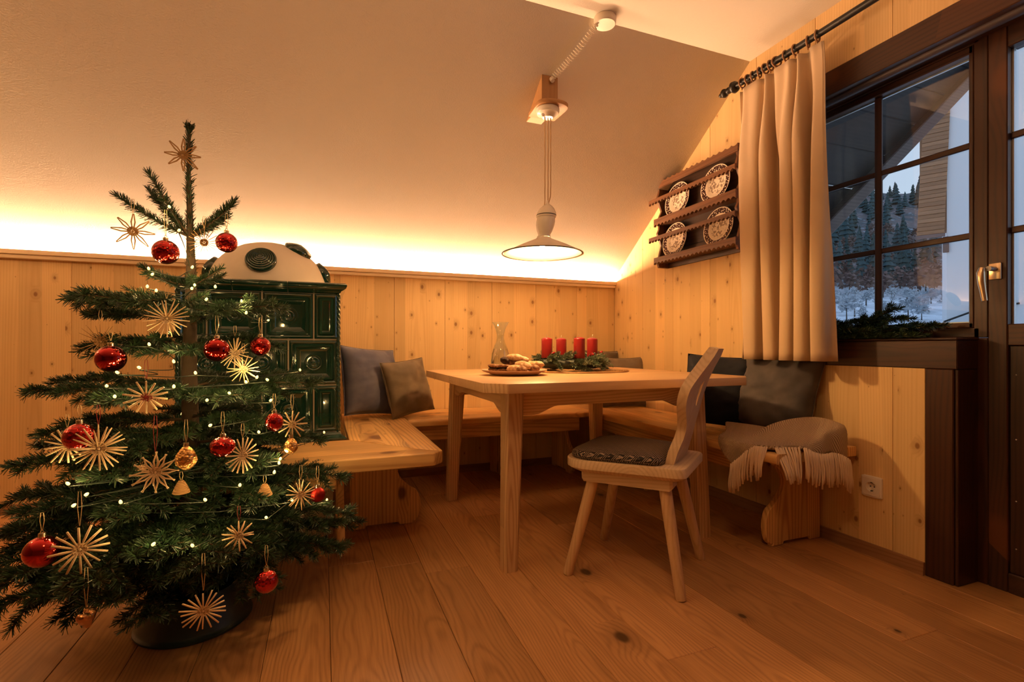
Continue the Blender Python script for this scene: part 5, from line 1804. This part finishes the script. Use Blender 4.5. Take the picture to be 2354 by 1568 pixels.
def glass_cone(name, label, pos, r, h, mat, hang):
    root = thing(name, label, 'ornament', pos)
    m = MB()
    def fn(u, v):
        a = 2 * PI * u
        rr = r * (math.sin(PI * v ** 0.8) ** 0.75 if 0 < v < 1 else 0.0) * (1 + 0.07 * math.sin(5 * a + v * 26) * math.sin(v * 44))
        return (rr * math.cos(a), rr * math.sin(a), (v - 0.5) * h)
    m.grid(fn, 30, 40, wrap_u=True)
    m.build('cone', mat, root, 180)
    cp = MB().lathe([(0.0062, h / 2 - 0.006), (0.0060, h / 2 + 0.005), (0.0, h / 2 + 0.006)], 12)
    cp.build('cap', SILVER, root, 40)
    hanger(root, h / 2 + 0.006, hang)
glass_cone('cone_ornament', 'gold glass pine cone hanging in the middle of the fir', (-0.309, 1.398, 0.612), 0.0230, 0.062, GOLD, 0.055)
glass_cone('cone_ornament', 'small pale gold pine cone under the straw star near the bench', (-0.084, 1.519, 0.603), 0.0185, 0.050, GOLD, 0.03)
def straw_bell(label, pos):
    root = thing('straw_bell', label, 'ornament', pos)
    m = MB()
    for i in range(9):
        t = i / 8
        rr = lerp(0.005, 0.018, t ** 0.8)
        m.tube([(rr * math.cos(2 * PI * q / 20), rr * math.sin(2 * PI * q / 20), 0.014 - 0.028 * t) for q in range(20)], 0.0022, 5, closed=True)
    m.build('plaited_body', STRAW_BROWN, root, 180)
    hanger(root, 0.014, 0.025)
straw_bell('plaited straw bell deep in the branches on the lower right', (-0.150, 1.520, 0.485))
straw_bell('plaited straw bell deep in the branches under the twelve-rayed star', (-0.340, 1.490, 0.520))
# copper heart low on the left
hr = thing('heart_ornament', 'copper glass heart hanging low on the left above the floor', 'ornament', (-0.469, 1.302, 0.305))
m = MB()
def heart(u, v):
    a, b = 2 * PI * u, PI * v
    x = 0.016 * (math.sin(a) ** 3)
    z = 0.013 * (math.cos(a) - 0.38 * math.cos(2 * a) - 0.12 * math.cos(3 * a))
    s = math.sin(b) ** 0.7 if 0 < v < 1 else 0
    return Matrix.Rotation(R(70), 3, 'Z') @ Vector((x * s * 1.3, 0.013 * math.cos(b), z * s * 1.4))
m.grid(heart, 30, 14, wrap_u=True)
m.build('heart', COPPER, hr, 180)
MB().lathe([(0.0045, 0.010), (0.0045, 0.020), (0.0, 0.021)], 12).build('cap', SILVER, hr, 40)
hanger(hr, 0.021, 0.085)

# ------------------------------------------------------------------ table things
# straw mat + wreath with four candles
WC = Vector((1.275, 2.430, TZ))
mat_ = thing('place_mat', 'round straw mat under the wreath on the table', 'mat', (1.335, 2.465, TZ + 0.0005))
mm = MB()
for i in range(22):
    r = 0.010 + i * 0.0132
    mm.tube([(r * math.cos(2 * PI * q / 48), r * math.sin(2 * PI * q / 48), 0.0035 + 0.0006 * math.sin(q * 5 + i)) for q in range(48)], [0.0033 + 0.0008 * math.sin(q * 7.3 + i * 2) for q in range(48)], 5, closed=True)
mo = mm.build('straw_coil', STRAW_BROWN, mat_, 180, origin=(0, 0, 0.0035))
wr = thing('advent_wreath', 'advent wreath of fir twigs with berries and four red candles on the table', 'wreath', (WC.x, WC.y, TZ + 0.0085))
WL = Vector(wr.location)
MB().tube([(0.150 * math.cos(2 * PI * q / 40), 0.150 * math.sin(2 * PI * q / 40), 0.036) for q in range(40)], 0.024, 12, closed=True).build('straw_ring', GREENWIRE, wr, 180)
Vn = []
tm_ = MB()
for i in range(150):
    a = 2 * PI * i / 150 + trg.uniform(-0.05, 0.05)
    ph = trg.uniform(-0.55, PI + 0.35)        # around the tube, outside to inside over the top
    c = Vector((0.150 * math.cos(a), 0.150 * math.sin(a), 0.036))
    out = Vector((math.cos(a), math.sin(a), 0))
    tang = Vector((-math.sin(a), math.cos(a), 0))
    radial = out * math.cos(ph) + Vector((0, 0, 1)) * math.sin(ph)
    p0 = c + radial * 0.022
    d = (tang * trg.choice([1, 1, 0.9]) * 0.75 + radial * 0.75 + Vector((0, 0, -0.15)))
    tw = bend(p0, d, trg.uniform(0.050, 0.075), 0.0, 0.35 if math.cos(ph) > 0.2 else 0.1, 4)
    tw = [Vector((q.x, q.y, max(q.z, 0.007))) for q in tw]
    tm_.tube(tw, 0.0013, 4)
    Vn.append(needle_quads([tuple(q) for q in tw], 2600, 0.0150, 0.0026, 50, 0.9))
tm_.build('twigs', TWIG, wr, 180, kind='stuff', normals=False)
Vn = [np.column_stack([v[:, 0], v[:, 1], np.maximum(v[:, 2], 0.0005)]) for v in Vn]
needle_obj('needles', Vn, NEEDLE_WREATH, wr, (0, 0, 0))
BERRY = plain('red_berry', (0.42, 0.012, 0.014), 0.18, spec=0.6)
b0 = None
for ang_, rad_, z_, cnt in ((2.1, 0.155, 0.088, 9), (-0.15, 0.185, 0.088, 13), (3.6, 0.16, 0.085, 7), (-1.2, 0.16, 0.086, 6), (1.0, 0.165, 0.086, 6)):
    for i in range(cnt):
        p = Vector((rad_ * math.cos(ang_), rad_ * math.sin(ang_), z_)) + Vector((trg.uniform(-1, 1), trg.uniform(-1, 1), trg.uniform(-0.8, 1))) * 0.013
        if b0 is None:
            b0 = MB().ball((0, 0, 0), 0.0055, 10, 8).build('berry', BERRY, wr, 180, origin=(0, 0, 0))
            o = b0
        else:
            o = b0.copy()
            COL.objects.link(o)
        o.location = p
pc = MB()
for i in range(34):
    t = i / 34
    a = i * 2.4
    r = 0.013 * math.sin(PI * (0.15 + 0.8 * t))
    pc.ball((r * math.cos(a), r * math.sin(a), t * 0.03), (0.006, 0.006, 0.003), 6, 4)
pco = pc.build('pine_cone', plain('brown_cone', (0.055, 0.028, 0.016), 0.7), wr, 180)
pco.location = Vector((0.150 * math.cos(2.35), 0.150 * math.sin(2.35), 0.092))
WAX = NT('red_wax')
WAX.base((0.24, 0.011, 0.010), 0.38, 0, 0.4)
WAX.put(WAX.b.inputs['Subsurface Weight'], 0.08)
WAX.put(WAX.b.inputs['Subsurface Radius'], (0.02, 0.004, 0.003))
WAX = WAX.m
WICK = plain('wick', (0.80, 0.70, 0.55), 0.8)
cands = [(-96, 'red pillar candle on the wreath, the one nearest the chair'), (-6, 'red pillar candle on the wreath, nearest the corner cushions'), (84, 'red pillar candle at the back of the wreath, second from the carafe'), (174, 'red pillar candle on the wreath, nearest the carafe')]
for i, (a, lab) in enumerate(cands):
    p = WC + Vector((0.134 * math.cos(R(a)), 0.134 * math.sin(R(a)), 0.0))
    c = thing('candle', lab, 'candle', (p.x, p.y, TZ + 0.0085 + 0.0665), 0, 'candles on the wreath')
    h = 0.113
    MB().lathe([(0.0, 0.0), (0.029, 0.0), (0.0298, 0.002), (0.0298, h - 0.012), (0.029, h - 0.009), (0.024, h - 0.006), (0.012, h - 0.002), (0.0, h - 0.001)], 28).build('wax', WAX, c, 50)
    sx_ = trg.uniform(-0.006, 0.006)
    MB().tube([(0, 0, h - 0.003), (0, 0, h + 0.006), (sx_, 0, h + 0.012), (sx_ * 1.6, 0, h + 0.015)], 0.0013, 6).build('wick', WICK, c, 180)

# carafe with water
ca = thing('carafe', 'clear glass carafe half full of water behind the biscuits', 'carafe', (0.862, 2.415, TZ + 0.0005))
prf = [(0.0, 0.0), (0.040, 0.0), (0.046, 0.004), (0.0505, 0.022), (0.0505, 0.060), (0.046, 0.100), (0.036, 0.132), (0.0235, 0.160), (0.0195, 0.180), (0.0200, 0.200), (0.0275, 0.228), (0.0375, 0.250), (0.0455, 0.262)]
inn = [(max(0.0, r - 0.0022), z) for r, z in prf[::-1][:-2]] + [(0.0, 0.005)]
MB().lathe(prf + [(0.0445, 0.2630)] + inn[1:], 40).build('glass', CARAFE_GLASS, ca, 60)
wp_ = [(0.0, 0.006), (0.038, 0.006), (0.0435, 0.008), (0.0475, 0.023), (0.0475, 0.060), (0.0432, 0.099), (0.0355, 0.125), (0.0, 0.125)]
MB().lathe(wp_, 40).build('water', WATER, ca, 60)

# plate of biscuits
PP_ = Vector((0.862, 2.215, TZ + 0.0005))
pl = MB().lathe([(0.0, 0.006), (0.085, 0.006), (0.105, 0.009), (0.150, 0.022), (0.1575, 0.0255), (0.158, 0.0235), (0.150, 0.0175), (0.108, 0.003), (0.088, 0.0), (0.0, 0.0)], 56).build('plate', plain('beige_stoneware', (0.62, 0.40, 0.28), 0.35), None, 40, origin=(0, 0, 0))
pl.location = PP_
tag(pl, 'shallow beige plate of biscuits on the table', 'plate')
def cookie_mat(name, a, b, top):
    k = NT(name)
    n = k.noise(k.coord(), 90, 4)
    c = k.mix(k.range(n, 0.35, 0.65), a, b)
    nz = k.sep(k.node('ShaderNodeTexCoord').outputs['Normal'])[2]
    dust = k.math('MULTIPLY', k.range(k.noise(k.coord(), 45, 3), 0.40, 0.60), k.range(nz, 0.0, 0.7))
    k.base(k.mix(k.math('MULTIPLY', dust, top), c, (0.80, 0.66, 0.50)), 0.85, 0, 0.2)
    k.bump(n, 0.5, 0.003)
    return k.m
PALE = cookie_mat('sugared_biscuit', (0.48, 0.26, 0.12), (0.64, 0.40, 0.21), 0.6)
NUT = cookie_mat('nut_biscuit', (0.15, 0.060, 0.025), (0.30, 0.14, 0.060), 0.22)
CHOC = cookie_mat('chocolate_biscuit', (0.022, 0.011, 0.008), (0.055, 0.028, 0.018), 0.05)
def lump(mb, c, s, rot, seed, am=0.12):
    rm = Matrix.Translation(c) @ Matrix.Rotation(rot[2], 4, 'Z') @ Matrix.Rotation(rot[0], 4, 'X') @ Matrix.Rotation(rot[1], 4, 'Y')
    def fn(u, v):
        a, b = 2 * PI * u, PI * v
        d = Vector((math.cos(a) * math.sin(b), math.sin(a) * math.sin(b), -math.cos(b)))
        k = 1 + am * noise.noise(d * 2.3 + Vector((seed, 0, 0))) + am * 0.5 * noise.noise(d * 6 + Vector((0, seed, 0)))
        if d.z < -0.2:
            d.z = -0.2 - (abs(d.z) - 0.2) * 0.45
        return Vector((d.x * s[0], d.y * s[1], d.z * s[2])) * k
    mb.grid(fn, 20, 12, rm, wrap_u=True)
CK = [  # kind, position (dx, dy, z), yaw, tilt, label
 ('sandwich', (-0.100, -0.005, 0.036), 0.5, 0.10, 'dark sandwich biscuit at the left rim of the plate'),
 ('sandwich', (-0.062, -0.050, 0.034), -0.2, -0.15, 'dark sandwich biscuit in front of the other sandwich biscuit'),
 ('choc', (-0.040, 0.020, 0.056), 1.2, 0.5, 'upright chocolate-dipped biscuit on top of the pile'),
 ('nut', (-0.010, 0.020, 0.050), 0.1, 0.25, 'nutty biscuit beside the chocolate one, sugar-dusted'),
 ('pale', (0.004, 0.004, 0.072), -0.5, 0.10, 'pale sugared biscuit leaning on top of the nutty one'),
 ('pale', (0.050, 0.035, 0.062), 0.3, 0.05, 'large sugar-dusted biscuit topping the pile'),
 ('nut', (0.040, -0.010, 0.040), 1.0, 0.1, 'brown nut biscuit in the middle of the pile'),
 ('pale', (0.020, -0.066, 0.040), -0.5, 0.35, 'pale oval biscuit tilted at the front of the plate'),
 ('pale', (-0.030, -0.088, 0.028), 0.15, 0.0, 'flat pale biscuit at the front rim of the plate'),
 ('nut', (-0.005, -0.100, 0.024), 0.9, 0.0, 'small brown nut biscuit at the very front of the plate'),
 ('pale', (0.100, 0.030, 0.040), 0.9, -0.1, 'round sugared biscuit at the back right of the plate'),
 ('pale', (0.100, -0.030, 0.040), -0.6, -0.2, 'large pale biscuit at the right rim of the plate'),
 ('nut', (0.068, -0.068, 0.028), 0.4, 0.0, 'dark nut biscuit under the right-hand pale one'),
 ('nut', (0.035, 0.075, 0.036), 0.2, 0.0, 'brown biscuit hidden at the back of the plate'),
]
for i, (kd, p, yw, tl, lab) in enumerate(CK):
    m = MB()
    lab_ = lab
    if kd == 'sandwich':
        c = thing('biscuit', lab_, 'biscuit', PP_ + Vector(p), yw, 'biscuits on the plate')
        for nm, zz, mt, sc in (('lower_half', -0.012, NUT, 1), ('filling', 0.0, CHOC, 0.9), ('upper_half', 0.006, NUT, 1)):
            m = MB()
            lump(m, (0, 0, zz), (0.040 * sc, 0.029 * sc, 0.012 if nm != 'filling' else 0.007), (tl, 0.1, 0), i + zz * 100)
            m.build(nm, mt, c, 180)
        continue
    sz = {'choc': (0.038, 0.026, 0.020), 'nut': (0.036, 0.028, 0.021), 'pale': (0.042, 0.030, 0.021)}[kd]
    lump(m, (0, 0, 0), sz, (tl, tl * 0.5, yw), i * 3.7)
    o = m.build('biscuit', {'choc': CHOC, 'nut': NUT, 'pale': PALE}[kd], None, 180)
    o.location = PP_ + Vector((p[0], p[1], p[2] * 1.12 + 0.004))
    tag(o, lab_, 'biscuit', 'biscuits on the plate')

# ------------------------------------------------------------------ fir sprigs on the window sill
sg = thing('fir_sprig', 'green fir sprigs lying on the dark window sill', 'branch', (2.24, 1.42, SILL_Z))
SO = Vector(sg.location)
for sx, sy, sz_, dx, dy, dz, L in ((2.225, 1.66, 0.012, -0.02, -1, 0.12, 0.40), (2.245, 1.62, 0.02, 0.03, -1, 0.36, 0.30), (2.205, 1.56, 0.016, -0.12, -1, 0.06, 0.34),
                                   (2.240, 1.80, 0.016, 0.0, -1, 0.34, 0.34), (2.200, 1.72, 0.012, -0.14, -1, 0.05, 0.30), (2.215, 1.46, 0.018, 0.02, -1, 0.22, 0.27), (2.24, 1.54, 0.03, 0.02, -0.8, 0.55, 0.20)):
    pts = bend((sx - SO.x, sy - SO.y, sz_), (dx, dy, dz), L, 0.0, 0.22, 7)
    tw = frond(pts, L, 0.004, 0.050, 0.10, 42, 0.46, 0.06, False)
    mb = MB()
    Vn = []
    for p, rr in tw:
        p = [Vector((q.x if q.x > -0.11 else -0.11, q.y, max(q.z, 0.006))) for q in p]
        p = [Vector((min(q.x, 0.045), q.y, q.z)) for q in p]
        mb.tube(p, [max(0.001, rr * (1 - 0.6 * i / (len(p) - 1))) for i in range(len(p))], 5)
        v = needle_quads([tuple(q) for q in p], 2000, 0.0225, 0.0027, 50, 0.6)
        v[:, 2] = np.maximum(v[:, 2], 0.001)
        v[:, 0] = np.minimum(v[:, 0], 0.052)
        Vn.append(v)
    b = mb.build('twig', TWIG, sg, 180, normals=False)
    needle_obj('needles', Vn, NEEDLE, b, tuple(b.location))
